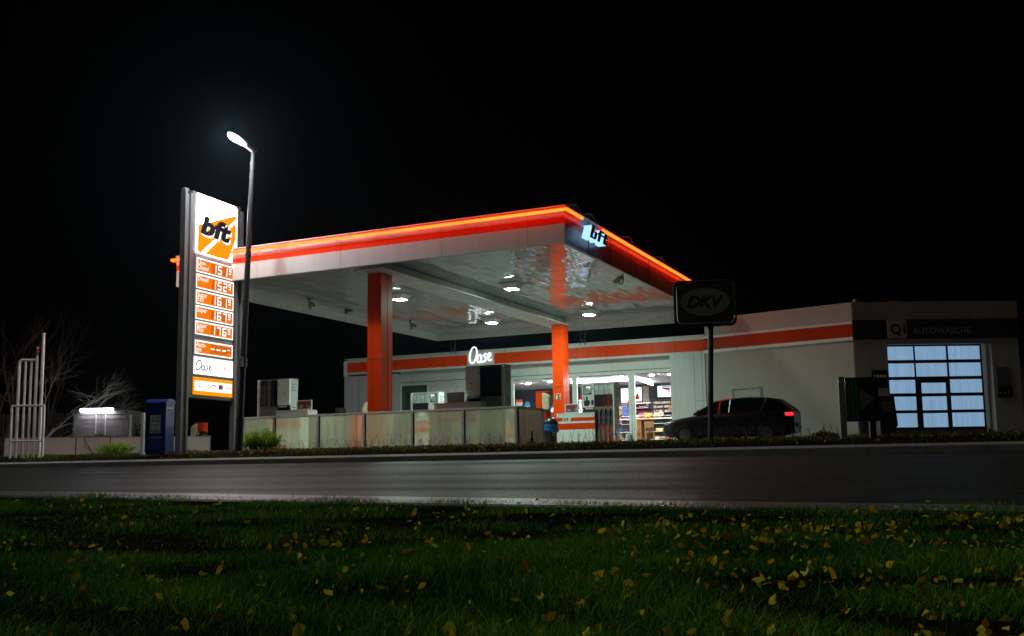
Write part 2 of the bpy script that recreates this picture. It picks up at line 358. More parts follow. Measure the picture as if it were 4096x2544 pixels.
# dry weed stems against the barrier
wb = MB(); tone = []
for i in range(420):
    x = random.uniform(-20.6, -3); y = random.uniform(24.2, 24.8); z = gz(y); hh = random.uniform(.10, .34)*(1.25 if random.random() < .1 else 1); lx = random.uniform(-.09, .09)
    wb.tube([(x, y, z), (x+lx*.4, y, z+hh*.6), (x+lx, y+random.uniform(-.04, .04), z+hh)], .0035, 3, False)
    if random.random() < .6: wb.lathe([(.003, 0), (.012, .008), (.012, .018), (.003, .026)], (x+lx, y, z+hh), 5)
wo = wb.build('dry_weeds', mat('dry weed', (.10, .085, .04), .8, var=.4)); tag(wo, 'thin dry weed stems standing along the barrier foot', 'weeds', kind='stuff')

# ------------------------------------------------------------------ street lamp
pt = at(1013, 606, Y=23.3); pb = Vector((pt.x-.37, 23.3, .38)); axis = (pt-pb).normalized()
lamp = thing('street_lamp', 'tall grey street lamp with glowing white head in front of the price sign', 'street lamp', pb)
b = MB(); b.tube([pb, pb+axis*1.05], .118, 18); b.build('base_sleeve', STEEL, lamp, smooth=False)
b = MB(); L_ = (pt-pb).length
b.tube([pb+axis*1.05, pb+axis*(L_-.35)], [.098, .072], 18); b.tube([pb+axis*(L_-.42), pb+axis*(L_-.34)], .085, 18)
b.tube([pb+axis*(L_-.35), pt+Vector((0, 0, .03))], .062, 16); b.build('pole', STEEL, lamp)
b = MB(); q = pb+axis*2.55; b.tube([q, q+Vector((0, 0, .29))], .128, 18); b.m(1)
b.box(q.x-.03, q.y-.17, q.z, q.x+.13, q.y-.125, q.z+.29)
M = frame((q.x+.13, q.y-.171, q.z), (1, 0, 0), (0, 0, 1)); b.m(2); put_text(b, '010', M, -.135, .16, .085); put_text(b, '0.02', M, -.14, .05, .07)
b.m(3); b.box(q.x-.075, q.y-.165, q.z+.01, q.x-.035, q.y-.12, q.z+.28)
b.build('number_plate', [STEEL, mat('plate grey', (.25, .25, .24), .5), TXT, mat('plate yellow', (.6, .5, .06), .4)], lamp)
hd = Vector((-.03, -1, .27)).normalized()
hx = hd.cross(Vector((0, 0, 1))).normalized(); hn = hx.cross(hd).normalized()
Mh = Matrix([[hx[i], hd[i], hn[i], pt[i]] for i in range(3)]+[[0, 0, 0, 1]])
b = MB(); b.box(-.055, -.08, -.035, .055, .36, .05, Mh); b.build('arm', ALU, lamp, bevel=.015)
def oval(y0, y1, w, k=18):
    o = []
    for i in range(k):
        a = 2*math.pi*i/k; t = .5+.5*math.cos(a); o.append((w*math.sin(a)*(.62+.38*(1-t)), y0+(y1-y0)*t))
    return o
b = MB(); b.prism(oval(.30, 1.12, .20), -.02, .055, Mh); b.build('lamp_head', ALU, lamp, bevel=.02)
b = MB(); b.prism(oval(.58, 1.09, .165), -.045, -.021, Mh); b.build('lens', emis('street light', (.86, .94, 1.0), 820), lamp)

# ------------------------------------------------------------------ price sign
sp = Vector((-21.29, 22.42, .38)); rs_ = math.radians(4)
sign = thing('price_sign', 'tall illuminated fuel price sign on two grey posts behind the street lamp', 'price sign', sp, rs_)
sx = Vector((math.cos(rs_), math.sin(rs_), 0)); sy = Vector((-math.sin(rs_), math.cos(rs_), 0))
def SM(a, bz, c): return frame(sp+sy*a+Vector((0, 0, bz-sp.z))+sx*c, sy, (0, 0, 1))   # a along the panel, c out of it
Msg = Matrix([[sy[i], (0, 0, 1)[i], sx[i], (sp.x, sp.y, 0)[i]] for i in range(3)]+[[0, 0, 0, 1]])
GREYP = mat('sign post grey', (.19, .18, .175), .5, var=.2, streak=4)
def sbox(b, a0, z0, c0, a1, z1, c1): return b.box(a0, z0, c0, a1, z1, c1, Msg)
for a0 in (0.0, 2.52):
    b = MB(); sbox(b, a0, .3, -.09, a0+.09, 8.27, .09); sbox(b, a0+.09, .3, -.025, a0+.24, 8.2, .025); sbox(b, a0+.24, .3, -.09, a0+.33, 8.24, .09)
    sbox(b, a0+.02, 8.27, -.07, a0+.2, 8.36, .05)
    b.build('post', GREYP, sign, bevel=.004)
FRM = mat('sign frame', (.12, .12, .12), .45, var=.2)
ra, rb_ = .55, 2.47
# true rows from the survey: bottoms and tops of every panel along the near edge
def zrow(v, a=.66): return at(782, v, A=sp+sy*a, D=sy).z
z_top, z_b = zrow(772), zrow(1008)
rows = [(1027, 1088), (1092, 1153), (1157, 1216), (1219, 1277), (1281, 1338), (1358, 1417)]
ROW = [(zrow(t_), zrow(b_)) for t_, b_ in rows]
z_oa0, z_oa1 = zrow(1426), zrow(1496); z_c0, z_c1 = zrow(1508), zrow(1578)
b = MB(); sbox(b, .40, z_c1-.10, -.20, 2.56, z_top+.05, .028); b.build('housing', FRM, sign, bevel=.01)
W_EM = emis('sign white', (1, .86, .82), 45.0); S_EM = emis('sign stripe', (1, .97, .94), 1.5); O_EM = emis('sign orange', (1.0, .20, .004), 1.0); Y_EM = emis('sign amber', (1.0, .30, .004), 1.15)
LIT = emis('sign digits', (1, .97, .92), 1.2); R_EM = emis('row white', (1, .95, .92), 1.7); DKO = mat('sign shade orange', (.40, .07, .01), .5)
# brand panel
b = MB(); pa0, pa1 = ra+.06, rb_-.02; pw = pa1-pa0; ph = z_top-z_b
b.m(0); sbox(b, pa0, z_b, .03, pa1, z_top, .06)
def pan(pts, c): b.add([(pa0+x*pw, z_b+y*ph, c) for x, y in pts], [tuple(range(len(pts)))], Msg)
b.m(1); pan([(0, 0), (1, 0), (1, .845), (0, .46)], .064)
b.m(2); pan([(.07, 0), (.20, 0), (1, .70), (1, .775)], .068); pan([(.80, 0), (1, 0), (1, .40)], .068)
b.build('brand_panel', [W_EM, Y_EM, S_EM], sign)
def letters_bft(M, h, bold=.05):
    vs, fs = text('bft', h*1.34, shear=.22, bold=bold); return vs, fs
bp_ = b; lb = MB(); vs, fs = letters_bft(None, ph*.35); wmax = max(v[0] for v in vs); k_ = pw*.82/wmax
lb.m(0); lb.add([(pa0+pw*.07+x*k_+.035, z_b+ph*.33+y*.92-.02-.05*x, .071) for x, y, z in vs], fs, Msg)
lb.m(1); lb.add([(pa0+pw*.07+x*k_-.02, z_b+ph*.35+y*.92-.05*x, .075) for x, y, z in vs], fs, Msg)
lb.build('brand_lettering', [S_EM, TXT], sign)
# price rows
names = [('Lkw-', 'Diesel'), ('Diesel', ''), ('Super', 'E10'), ('Super', ''), ('Super', 'Plus'), ('Auto-', 'gas')]
prices = ['1519', '1529', '1619', '1679', '1769', '----']
rf = MB(); sbox(rf, ra, ROW[4][1]-.04, .028, rb_, ROW[0][0]+.05, .045); sbox(rf, ra, ROW[5][1]-.05, .028, rb_, ROW[5][0]+.08, .045); rf.build('row_frame', mat('row frame', (.30, .27, .26), .5), sign)
for (zt, zb), (n1, n2), pr_ in zip(ROW, names, prices):
    hh = zt-zb; b = MB(); x0, x1 = ra+.07, rb_-.05
    b.m(0); sbox(b, x0, zb+.015, .046, x1, zt-.015, .06)
    b.m(1); sbox(b, x0+.012, zb+hh*.10, .061, x1-.045, zt-hh*.13, .066)
    t = MB(); t.m(0)
    if n2: put_text(t, n1, Msg@Matrix.Translation((0, 0, .070)), x0+.03, zb+hh*.53, .20, bold=.012); put_text(t, n2, Msg@Matrix.Translation((0, 0, .070)), x0+.03, zb+hh*.22, .20, bold=.012)
    else: put_text(t, n1, Msg@Matrix.Translation((0, 0, .070)), x0+.03, zb+hh*.53, .20, bold=.012)
    pb_ = b.build('price_panel', [R_EM, O_EM], sign); t.build('product_name', LIT, pb_)
    t = MB()
    for i, ch in enumerate(pr_):
        w_, h_, a_, z_ = (.20, hh*.60, x0+.70+i*.275, zb+hh*.19) if i < 3 else (.13, hh*.42, x0+1.515, zb+hh*.37)
        t.m(1); t.add([(a_-.01, z_, 0), (a_+w_+.035, z_, 0), (a_+w_+.06, z_+h_, 0), (a_+.015, z_+h_, 0)], [(0, 1, 2, 3)], Msg@Matrix.Translation((0, 0, .068)))
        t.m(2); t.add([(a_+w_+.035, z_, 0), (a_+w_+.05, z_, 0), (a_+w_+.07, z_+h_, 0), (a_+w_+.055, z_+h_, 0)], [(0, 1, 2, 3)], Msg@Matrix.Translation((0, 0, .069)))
        t.m(0); seg7(t, ch, Msg@Matrix.Translation((0, 0, .072)), a_, z_, w_, h_, .05 if i < 3 else .034, .05)
    t.build('price_digits', [LIT, emis('sign deep orange', (.85, .17, .005), .8), DKO], pb_)
# shop panel
b = MB(); hh = z_oa0-z_oa1; b.m(0); sbox(b, ra+.05, z_oa1, .03, rb_-.02, z_oa0, .06); so = b.build('shop_panel', [emis('shop sign white', (.98, .96, .95), 1.5)], sign)
t = MB(); Mo = Msg@Matrix.Translation((ra+.10, z_oa1+hh*.22, .064)); script_word(t, Mo, .78, hh*.60, .034, 0, .003)
t.build('script_lettering', mat('script brown', (.30, .12, .05), .5), so); t = MB()
put_text(t, 'Shop · Bistro', Msg@Matrix.Translation((0, 0, .066)), ra+.94, z_oa1+hh*.38, .175)
t.build('shop_lettering', mat('lettering violet', (.06, .04, .12), .5), so)
b = MB(); hh = z_c0-z_c1; b.m(0); sbox(b, ra+.03, z_c1, .03, rb_-.02, z_c0, .06); b.m(1); sbox(b, ra+.08, z_c1+hh*.22, .061, rb_-.07, z_c0-hh*.2, .066)
cp = b.build('card_panel', [Y_EM, emis('card white', (1, 1, .98), 1.3)], sign)
Mc = Msg@Matrix.Translation((0, 0, .070)); zc = z_c1+hh*.40
LB, LR, LO, LV = mat('logo blue', (.05, .06, .35), .5), mat('logo brown', (.28, .2, .1), .5), mat('logo red', (.7, .1, .03), .5), mat('logo violet', (.2, .1, .4), .5)
t = MB(); put_text(t, '[DKV]', Mc, ra+.10, zc, .14, shear=.2); t.build('card_logo', LB, cp)
t = MB(); put_text(t, 'UTA', Mc, ra+.54, zc, .16); t.build('card_logo', LR, cp)
t = MB(); ribbon(t, arc(ra+.98, zc+.04, .09, .07, 20, 160, 10), .03, Mc, 0, .002); t.build('card_logo', LB, cp)
t = MB()
for i, (dx, dz) in enumerate([(0, .07), (.1, .07), (0, 0), (.1, 0)]): t.m(i % 2); t.add([(ra+1.2+dx, zc+dz, 0), (ra+1.3+dx, zc+dz, 0), (ra+1.3+dx, zc+dz+.07, 0), (ra+1.2+dx, zc+dz+.07, 0)], [(0, 1, 2, 3)], Mc)
t.build('card_logo', [LV, LO], cp)
t = MB(); put_text(t, 'VISA', Mc, ra+1.53, zc, .14, shear=.2); t.build('card_logo', LB, cp)

# rear faces of the sign, turned round; rows and shop panel brightened as unseen fill
Mbk = Msg@Matrix.Translation((ra+rb_, 0, -.172))@Matrix.Rotation(math.pi, 4, 'Y'); _M = Msg
def bb_(b, a0, z0, c0, a1, z1, c1): b.box(a0, z0, c0, a1, z1, c1, Mbk)
b = MB(); bb_(b, pa0, z_b, .03, pa1, z_top, .06); b.m(1); b.add([(pa0+x*pw, z_b+y*ph, .064) for x, y in [(0, 0), (1, 0), (1, .845), (0, .46)]], [(0, 1, 2, 3)], Mbk); b.m(0)
for pts in ([(.07, 0), (.20, 0), (1, .70), (1, .775)], [(.80, 0), (1, 0), (1, .40)]): b.add([(pa0+x*pw, z_b+y*ph, .068) for x, y in pts], [tuple(range(len(pts)))], Mbk)
b.m(2); vs, fs = letters_bft(None, ph*.35); b.add([(pa0+pw*.07+x*k_-.02, z_b+ph*.35+y*.92-.05*x, .075) for x, y, z in vs], fs, Mbk); b.build('brand_panel', [W_EM, Y_EM, TXT], sign)
for (zt, zb), (n1, n2), pr_ in zip(ROW, names, prices):
    hh = zt-zb; x0, x1 = ra+.07, rb_-.05; b = MB(); bb_(b, x0, zb+.015, .046, x1, zt-.015, .06); b.m(1); bb_(b, x0+.02, zb+hh*.16, .061, x1-.06, zt-hh*.17, .066); b.m(2); Mx = Mbk@Matrix.Translation((0, 0, .070))
    put_text(b, n1, Mx, x0+.03, zb+hh*.53, .20, bold=.012); n2 and put_text(b, n2, Mx, x0+.03, zb+hh*.22, .20, bold=.012)
    for i, ch in enumerate(pr_): w_, h_, a_, z_ = (.20, hh*.60, x0+.70+i*.275, zb+hh*.19) if i < 3 else (.13, hh*.42, x0+1.515, zb+hh*.37); seg7(b, ch, Mx, a_, z_, w_, h_, .05, .05)
    b.build('price_panel', [emis('row white rear fill', (1, .9, .86), 7), O_EM, LIT], sign)
b = MB(); bb_(b, ra+.05, z_oa1, .03, rb_-.02, z_oa0, .06); b.build('shop_panel', emis('shop sign rear fill', (1, .92, .89), 10), sign)
b = MB(); bb_(b, ra+.03, z_c1, .03, rb_-.02, z_c0, .06); b.m(1); bb_(b, ra+.08, z_c1+(z_c0-z_c1)*.22, .061, rb_-.07, z_c0-(z_c0-z_c1)*.2, .066); b.build('card_panel', [Y_EM, bpy.data.materials['card white']], sign)

# ------------------------------------------------------------------ fuel canopy
X0, X1, Y0, Y1, ZB, ZT, ZS = -23.72, -10.0, 24.753, 42.05, 5.9, 6.90, 6.18
can = thing('fuel_canopy', 'flat fuel station canopy with orange striped fascia and glowing neon line', 'canopy', (-16.7, 32, .52))
GAPD = mat('panel joint', (.05, .05, .05), .7)
def strips(b, lo, hi, seams, put):
    """three colour bands between seams; put(b, p0, p1, z0, z1)"""
    cuts = [lo]+sorted(seams)+[hi]
    for i in range(len(cuts)-1):
        p0, p1 = cuts[i]+(.006 if i else 0), cuts[i+1]-(.006 if i < len(cuts)-2 else 0)
        for mi, z0, z1 in ((0, ZB, 6.425), (1, 6.428, 6.60), (3, 6.603, ZT)):
            b.m(mi); put(b, p0, p1, z0, z1)
        if i: b.m(2); put(b, cuts[i]-.006, cuts[i]+.006, ZB+.01, ZT-.01, .012)
T_ = .12
b = MB(); strips(b, X0, X1, [-17.27, -13.8, -11.1, -20.4], lambda b, p, q, z0, z1, r=0: b.box(p, Y0+r, z0, q, Y0+T_, z1)); b.build('front_fascia', [WHITE, ORANGE, GAPD, WHITE], can)
b = MB(); strips(b, Y0+T_+.002, Y1, [26.6, 28.5, 32.3, 36.1, 39.9], lambda b, p, q, z0, z1, r=0: b.box(X1+r, p, z0, X1-T_, q, z1)); b.build('side_fascia', [mat('dark side panel', (.07, .075, .085), .35), mat('shaded side stripe', (.30, .022, .002), .4, spec=.2), GAPD, WHITE], can)  # side stripe is the front orange, darkened for the unlit side
b = MB(); strips(b, Y0+T_+.002, Y1, [28.5+1.9*i for i in range(7)], lambda b, p, q, z0, z1, r=0: b.box(X0+r, p, z0, X0+T_, q, z1)); b.build('side_fascia', [WHITE, ORANGE, GAPD, WHITE], can)
b = MB(); strips(b, X0+T_+.002, X1-T_-.002, [X0+1.9*i for i in range(1, 7)], lambda b, p, q, z0, z1, r=0: b.box(p, Y1-r, z0, q, Y1-T_, z1)); b.build('back_fascia', [WHITE, ORANGE, GAPD, WHITE], can)
b = MB(); b.box(X0+T_+.004, Y0+T_+.004, 6.70, X1-T_-.004, Y1-T_-.004, 6.82); b.build('roof_deck', DGREY, can)
# parapet capping
b = MB(); e_ = .03
b.box(X0-e_, Y0-e_, ZT+.002, X1+e_, Y0+.16, ZT+.03); b.box(X0-e_, Y1-.16, ZT+.002, X1+e_, Y1+e_, ZT+.03)
b.box(X0-e_, Y0+.162, ZT+.002, X0+.16, Y1-.162, ZT+.03); b.box(X1-.16, Y0+.162, ZT+.002, X1+e_, Y1-.162, ZT+.03); b.build('capping', WHITE, can)
# soffit: glossy profiled sheets running front to back
def soffit_mat():
    m = mat('soffit sheet', (.48, .49, .475), .13, var=.08, scale=.6, spec=.95)
    nt = m.node_tree; N = nt.nodes; L = nt.links; bs = N['Principled BSDF']
    tc = N.new('ShaderNodeTexCoord'); mp = N.new('ShaderNodeMapping'); mp.inputs['Scale'].default_value = (3.2, .55, 0)
    n1 = N.new('ShaderNodeTexNoise'); n1.inputs['Scale'].default_value = 1.6; n1.inputs['Detail'].default_value = 3
    L.new(tc.outputs['Object'], mp.inputs[0]); L.new(mp.outputs[0], n1.inputs[0])
    b2 = N.new('ShaderNodeBump'); b2.inputs['Strength'].default_value = .03; b2.inputs['Distance'].default_value = .02; L.new(n1.outputs[0], b2.inputs['Height'])
    L.new(b2.outputs[0], bs.inputs['Normal']); mr = [n for n in N if n.type == 'MAP_RANGE'][0]; mr.inputs[3].default_value = .03; mr.inputs[4].default_value = .07
    return m
b = MB(); x = X0+T_+.01; i = 0
ysm = list(np.linspace(Y0+T_+.01, Y1-T_-.01, 22))
while x < X1-T_-.06:
    xe = min(x+.15, X1-T_-.01)
    for j in range(len(ysm)-1):
        t = random.gauss(0, .0016); t2 = random.gauss(0, .0035)
        ya, yb = ysm[j]+.004, ysm[j+1]-.004
        vs = [(x, ya, ZS+t), (xe-.02, ya, ZS-t), (xe-.02, yb, ZS-t+t2), (x, yb, ZS+t+t2)]
        b.add(vs, [(0, 3, 2, 1)])
    b.add([(xe-.02, ysm[0], ZS+.03), (xe, ysm[0], ZS+.03), (xe, ysm[-1], ZS+.03), (xe-.02, ysm[-1], ZS+.03)], [(0, 3, 2, 1)])
    x = xe
b.build('soffit', soffit_mat(), can)
BEAMW = mat('beam paint', (.55, .53, .52), .45, var=.15, scale=2)
b = MB(); b.box(-17.05, Y0+.35, 5.852, -16.02, 40.4, 5.90); b.box(-16.78, Y0+.30, 5.902, -16.28, 40.4, ZS-.01)
b.build('beam', BEAMW, can, bevel=.01)
for cx, cy in ((-16.94, 25.73), (-16.64, 39.5)):
    b = MB(); b.box(cx, cy, .45, cx+.49, cy+.30, 5.85); b.box(cx+.006, cy+.303, .45, cx+.484, cy+.37, 5.848); b.box(cx, cy+.373, .45, cx+.49, cy+.64, 5.85)
    b.m(1); b.box(cx-.003, cy-.003, 3.18, cx+.493, cy+.643, 3.19)
    co = b.build('column', [ORANGE, GAPD], can)
    if cy > 30:
        s = MB(); p0 = at(2219, 1575, Y=cy-.006); p1 = at(2243, 1600, Y=cy-.006)
        s.m(0); s.box(p0.x, cy-.012, p1.z, p1.x, cy-.003, p0.z); s.m(1); wd = p1.x-p0.x
        s.box(p0.x+.015, cy-.015, p1.z+.015, p1.x-.015, cy-.0125, p0.z-.015)
        s.m(0); Ms = frame((p0.x, cy-.0165, p1.z), (1, 0, 0), (0, 0, 1)); h_ = p0.z-p1.z
        s.prism([(wd*.25, h_*.15), (wd*.45, h_*.15), (wd*.45, h_*.68), (wd*.40, h_*.78), (wd*.30, h_*.78), (wd*.25, h_*.68)], 0, .002, Ms)
        s.prism([(wd*.22, h_*.80), (wd*.45, h_*.86), (wd*.45, h_*.80)], 0, .002, Ms)
        for q in ((.62, .2), (.68, .42), (.70, .62)): s.prism([(wd*q[0], h_*q[1]), (wd*(q[0]+.17), h_*(q[1]+.05)), (wd*(q[0]+.20), h_*(q[1]+.22)), (wd*(q[0]+.08), h_*(q[1]+.12))], 0, .002, Ms)
        s.build('extinguisher_sign', [mat('sign pale', (.70, .66, .45), .4), mat('sign dark red', (.30, .012, .02), .4)], can)
NEON = emis('neon tube', (1.0, .040, .003), 13, var=.2, scale=.9)
zn, rn, of = 6.777, .042, .115
NEONB = emis('neon tube back', (1.0, .026, .003), 1.3)
def neon(p, q):
    bb = MB(); bb.tube([p, q], rn, 12); d = (q-p).normalized(); out = d.cross(Vector((0, 0, 1))); ctr = Vector(((X0+X1)/2, 35, 0))
    if out.dot(p-ctr) < 0: out = -out
    for i, f in enumerate(bb.f):
        c_ = sum((Vector(bb.v[k]) for k in f), Vector())/len(f)-p; bb.mi[i] = 0 if c_.dot(out) > -.012 else 1
    bb.build('neon_tube', [NEON, NEONB], can, smooth=True)
cuts = [X0-of, -20.25, -17.95, -15.0, -12.3, X1+of]
for i in range(5): neon(Vector((cuts[i]+(.012 if i else 0), Y0-of, zn)), Vector((cuts[i+1]-(.012 if i < 4 else 0), Y0-of, zn)))
yb0, yb1 = at(2363, 897, X=X1+.3).y-.12, at(2429, 920, X=X1+.3).y+.05
for p, q in ((Y0-of+.05, yb0-.05), (yb1+.08, 30.6), (30.63, 34.2), (34.23, 37.8), (37.83, 41.9)): neon(Vector((X1+of, p, zn)), Vector((X1+of, q, zn)))
neon(Vector((X0-of, Y0-of+.05, zn)), Vector((X0-of, 30, zn)))
for x in np.arange(X0+.5, X1, 1.45): b = MB(); b.box(x-.012, Y0-.055, zn-.02, x+.012, Y0-.003, zn+.02); b.build('tube_clip', STEEL, can)
for y in np.arange(Y0+.6, 41, 1.45):
    if not yb0-.1 < y < yb1+.1: b = MB(); b.box(X1+.003, y-.012, zn-.02, X1+.055, y+.012, zn+.02); b.build('tube_clip', STEEL, can)
# projecting illuminated letters on the side
SIDEW = emis('letter glow', (.34, .62, 1.0), 1.5)
zl0, zl1 = at(2363, 950, X=X1+.3).z, at(2363, 897, X=X1+.3).z
lw = yb1-yb0+.05; lh = zl1-zl0
Ml = frame((X1+.06, yb0, zl0), (0, 1, 0), (0, 0, 1))
def letter(pts_list):
    b = MB()
    for pts in pts_list:
        P_ = [((a+.18*z_)*lw*.84, z_*lh) for a, z_ in pts]
        b.m(0); b.prism(P_, 0, .24, Ml); b.m(1); b.prism(P_, .242, .262, Ml)
    b.build('brand_letter', [SIDEW, BLACK], can)
letter([[(0, 0), (.13, 0), (.13, 1), (-.03, 1), (-.03, .9), (0, .9)], [(.132, 0), (.30, 0), (.35, .12), (.35, .5), (.30, .62), (.132, .62), (.132, .5), (.22, .5), (.22, .12), (.132, .12)]])
letter([[(.45, 0), (.58, 0), (.58, .85), (.45, .85)], [(.582, .80), (.72, .80), (.72, .97), (.50, .97), (.47, .86), (.582, .86)], [(.38, .50), (.448, .50), (.448, .64), (.38, .64)], [(.582, .50), (.68, .50), (.68, .64), (.582, .64)]])
letter([[(.78, .1), (.82, 0), (.90, 0), (.90, .88), (.78, .88)], [(.902, 0), (1.02, 0), (1.02, .16), (.902, .14)], [(.71, .50), (.778, .50), (.778, .64), (.71, .64)], [(.902, .50), (1.01, .50), (1.01, .64), (.902, .64)]])
for y in (yb0-.1, yb0+1.1, yb0+4.5, yb0+8.2):
    b = MB(); b.tube([(X1-.3, y, ZT+.02), (X1-.05, y+.05, ZT+.28), (X1-.9, y+.1, ZT+.34)], .03, 6)
    b.tube([(X1-.05, y+.05, ZT+.28), (X1-.1, y+.9, ZT+.02)], .025, 6); b.build('roof_brace', DSTEEL, can)
for u in (1820, 2341):
    b = MB(); q = at(u, 1395, Y=42.6); b.tube([(q.x, 42.6, 5.3), (q.x, 42.6, 6.2)], .03, 8)
    b.box(q.x-.24, 42.58, 5.5, q.x, 42.62, 5.54); b.tube([(q.x-.22, 42.6, 5.3), (q.x-.22, 42.6, 6.2)], .02, 8); b.build('rear_support', STEEL, can)

# lights under the canopy
LENS = emis('canopy light', (.70, 1.0, .84), 600)
def canopy_light(first, x, y, label):
    if first is None:
        t = thing('canopy_light', label, 'ceiling light', (x, y, ZS-.01), 0, 'square lights under the canopy')
        b = MB(); b.box(x-.36, y-.36, ZS-.035, x+.36, y+.36, ZS-.012); b.build('cover_plate', WHITE, t)
        b = MB(); b.add([(x-.30, y-.30, ZS-.037), (x+.30, y-.30, ZS-.037), (x+.30, y+.30, ZS-.037), (x-.30, y+.30, ZS-.037), (x-.21, y-.21, ZS-.20), (x+.21, y-.21, ZS-.20), (x+.21, y+.21, ZS-.20), (x-.21, y+.21, ZS-.20)],
                       [(0, 1, 5, 4), (1, 2, 6, 5), (2, 3, 7, 6), (3, 0, 4, 7), (0, 3, 2, 1), (4, 5, 6, 7)]); b.build('housing', ALU, t)
        b = MB(); b.quad((x-.19, y-.19, ZS-.206), (x-.19, y+.19, ZS-.206), (x+.19, y+.19, ZS-.206), (x+.19, y-.19, ZS-.206)); b.build('lens', LENS, t); return t
    return copy_tree(first, (x, y, ZS-.01), label)
def copy_tree(o, loc=None, label=None, parent=None, rz=None):
    c = o.copy(); COL.objects.link(c)
    if parent is not None: c.parent = parent
    if loc is not None: c.location = loc
    if rz is not None: c.rotation_euler = (0, 0, rz)
    if label: c['label'] = label
    for ch in list(o.children):
        if ch != c: copy_tree(ch, parent=c)
    return c
sc_ = (ZS-.22)/6.0
cl = canopy_light(None, -14.68*sc_, 31.34*sc_, 'square white light under the canopy nearest the projecting letters')
canopy_light(cl, -19.2*sc_, 31.3*sc_, 'square white light just right of the left orange column')
canopy_light(cl, -19.06*sc_, 38.6*sc_, 'square white light deep under the canopy above the script sign')
canopy_light(cl, -14.57*sc_, 38.58*sc_, 'square white light under the canopy beside the right orange column')

# security cameras
def security_camera(x, y, yaw, label):
    t = thing('security_camera', label, 'camera', (x, y, ZS-.01), yaw, 'cameras under the canopy')
    M = WM[t.name]@Matrix.Translation((0, 0, 0))
    b = MB(); b.lathe([(.06, -.05), (.06, 0)], (0, 0, 0), 12, M); b.build('base', DGREY, t)
    b = MB(); b.tube([(0, 0, -.05), (0, 0, -.28), (.03, 0, -.36), (.10, 0, -.40), (.17, 0, -.38), (.19, 0, -.30)], .022, 8, True, M); b.build('bracket', DGREY, t)
    Mb = M@Matrix.Translation((.26, 0, -.24))@Matrix.Rotation(math.radians(22), 4, 'Y')
    b = MB(); b.box(-.18, -.055, -.055, .18, .055, .055, Mb); b.box(-.20, -.07, .058, .24, .07, .07, Mb); b.build('housing', mat('camera grey', (.30, .30, .30), .4), t, bevel=.01)
    b = MB(); b.tube([(.181, 0, 0), (.19, 0, 0)], .045, 12, True, Mb); b.build('lens', BLACKG, t)
for u, v, yaw, lab in ((1236, 1205, -.5, 'grey security camera under the canopy left of the left column'), (1641, 1290, -.5, 'grey security camera hanging just right of the left orange column'),
                       (2492, 1098, 2.6, 'grey security camera under the canopy edge below the letters')):
    q = at(u, v, Z=ZS-.1); security_camera(q.x, q.y, yaw, lab)
b = MB(); q = at(1385, 1242, Z=ZS-.1); b.box(q.x-.04, q.y-.06, ZS-.22, q.x+.04, q.y+.06, ZS-.015); b.box(q.x+.05, q.y-.08, ZS-.16, q.x+.25, q.y+.08, ZS-.06)
tag(b.build('sensor_box', DGREY, bevel=.01), 'small dark box fixed under the canopy beside the left column', 'sensor')

# ------------------------------------------------------------------ shop building
YS = 43.0; YR = 43.5; ZR = 5.40; ZG = .52
xa = lambda u, v, Y: at(u, v, Y=Y).x
XL, XK = -29.77, -10.93
shop = thing('shop_building', 'long low shop with orange striped fascia and lit glass front under the canopy', 'shop', (-20, YS, ZG))
xo0, xo1 = xa(1869.6, 1450, YS), xa(1977, 1450, YS)
b = MB(); b.m(0); b.box(XL+.25, YS, 4.626, XK, YS+.5, 4.727); b.box(XL+.25, YS, 5.238, XK, YS+.5, ZR); b.box(xo0, YS+.001, 4.727, xo1, YS+.5, 5.238); b.box(XL, YS+.02, 4.55, XL+.248, YS+.5, ZR-.05)
b.m(2)
for u in (1829, 2018, 2425, 2697): q = xa(u, 1400, YS); b.box(q-.006, YS-.003, 4.63, q+.006, YS-.0005, ZR-.005)
b.m(0); b.box(XL+.1, YS-.03, ZR+.002, XK, YS+.3, ZR+.04)
b.build('fascia', [WHITE, ORANGE, GAPD], shop)
b = MB(); b.box(XL+.25, YS+.002, 4.729, xo0-.002, YS+.498, 5.236); b.box(xo1+.002, YS+.002, 4.729, XK, YS+.498, 5.236); b.build('orange_band', ORANGE, shop)
b = MB(); Mo = frame((at(1878, 1459, Y=YS).x, YS-.02, at(1878, 1459, Y=YS).z+.03), (1, 0, 0), (0, 0, 1)); script_word(b, Mo, 1.26, .84, .062, 0, .04); b.build('script_letters', emis('script sign', (.92, .96, 1), 1.5), shop)
xw0 = xa(1581, 1600, YS); xg0, xg1 = xa(2050, 1600, YR), xa(2693, 1481, YR)
ZW = 4.40; Zt = 4.02
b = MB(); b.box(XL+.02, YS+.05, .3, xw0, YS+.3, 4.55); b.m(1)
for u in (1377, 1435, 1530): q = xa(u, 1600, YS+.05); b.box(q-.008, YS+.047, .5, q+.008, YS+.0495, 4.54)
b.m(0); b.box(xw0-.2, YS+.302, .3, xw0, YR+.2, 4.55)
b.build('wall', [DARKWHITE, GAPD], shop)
b = MB(); xd0, xd1 = xa(1601.8, 1600, YR), xa(1714, 1600, YR); xp1 = xa(1848, 1600, YR)
zd = at(1660, 1536, Y=YR).z
b.box(xw0, YR, zd, xg0, YR+.2, 4.62); b.box(xw0, YR, .3, xd0, YR+.2, zd); b.box(xd1, YR, .3, xg0, YR+.2, zd)
b.box(xg0, YR, Zt, xg1, YR+.2, 4.62)
b.m(1); b.box(xd1+.04, YR-.004, .5, xp1, YR-.001, zd-.02); b.m(2); b.box(xw0, YR-.012, 4.10, xg1, YR-.002, 4.125)
b.build('recessed_wall', [WHITE, mat('door panel', (.58, .6, .57), .4), GAPD], shop)
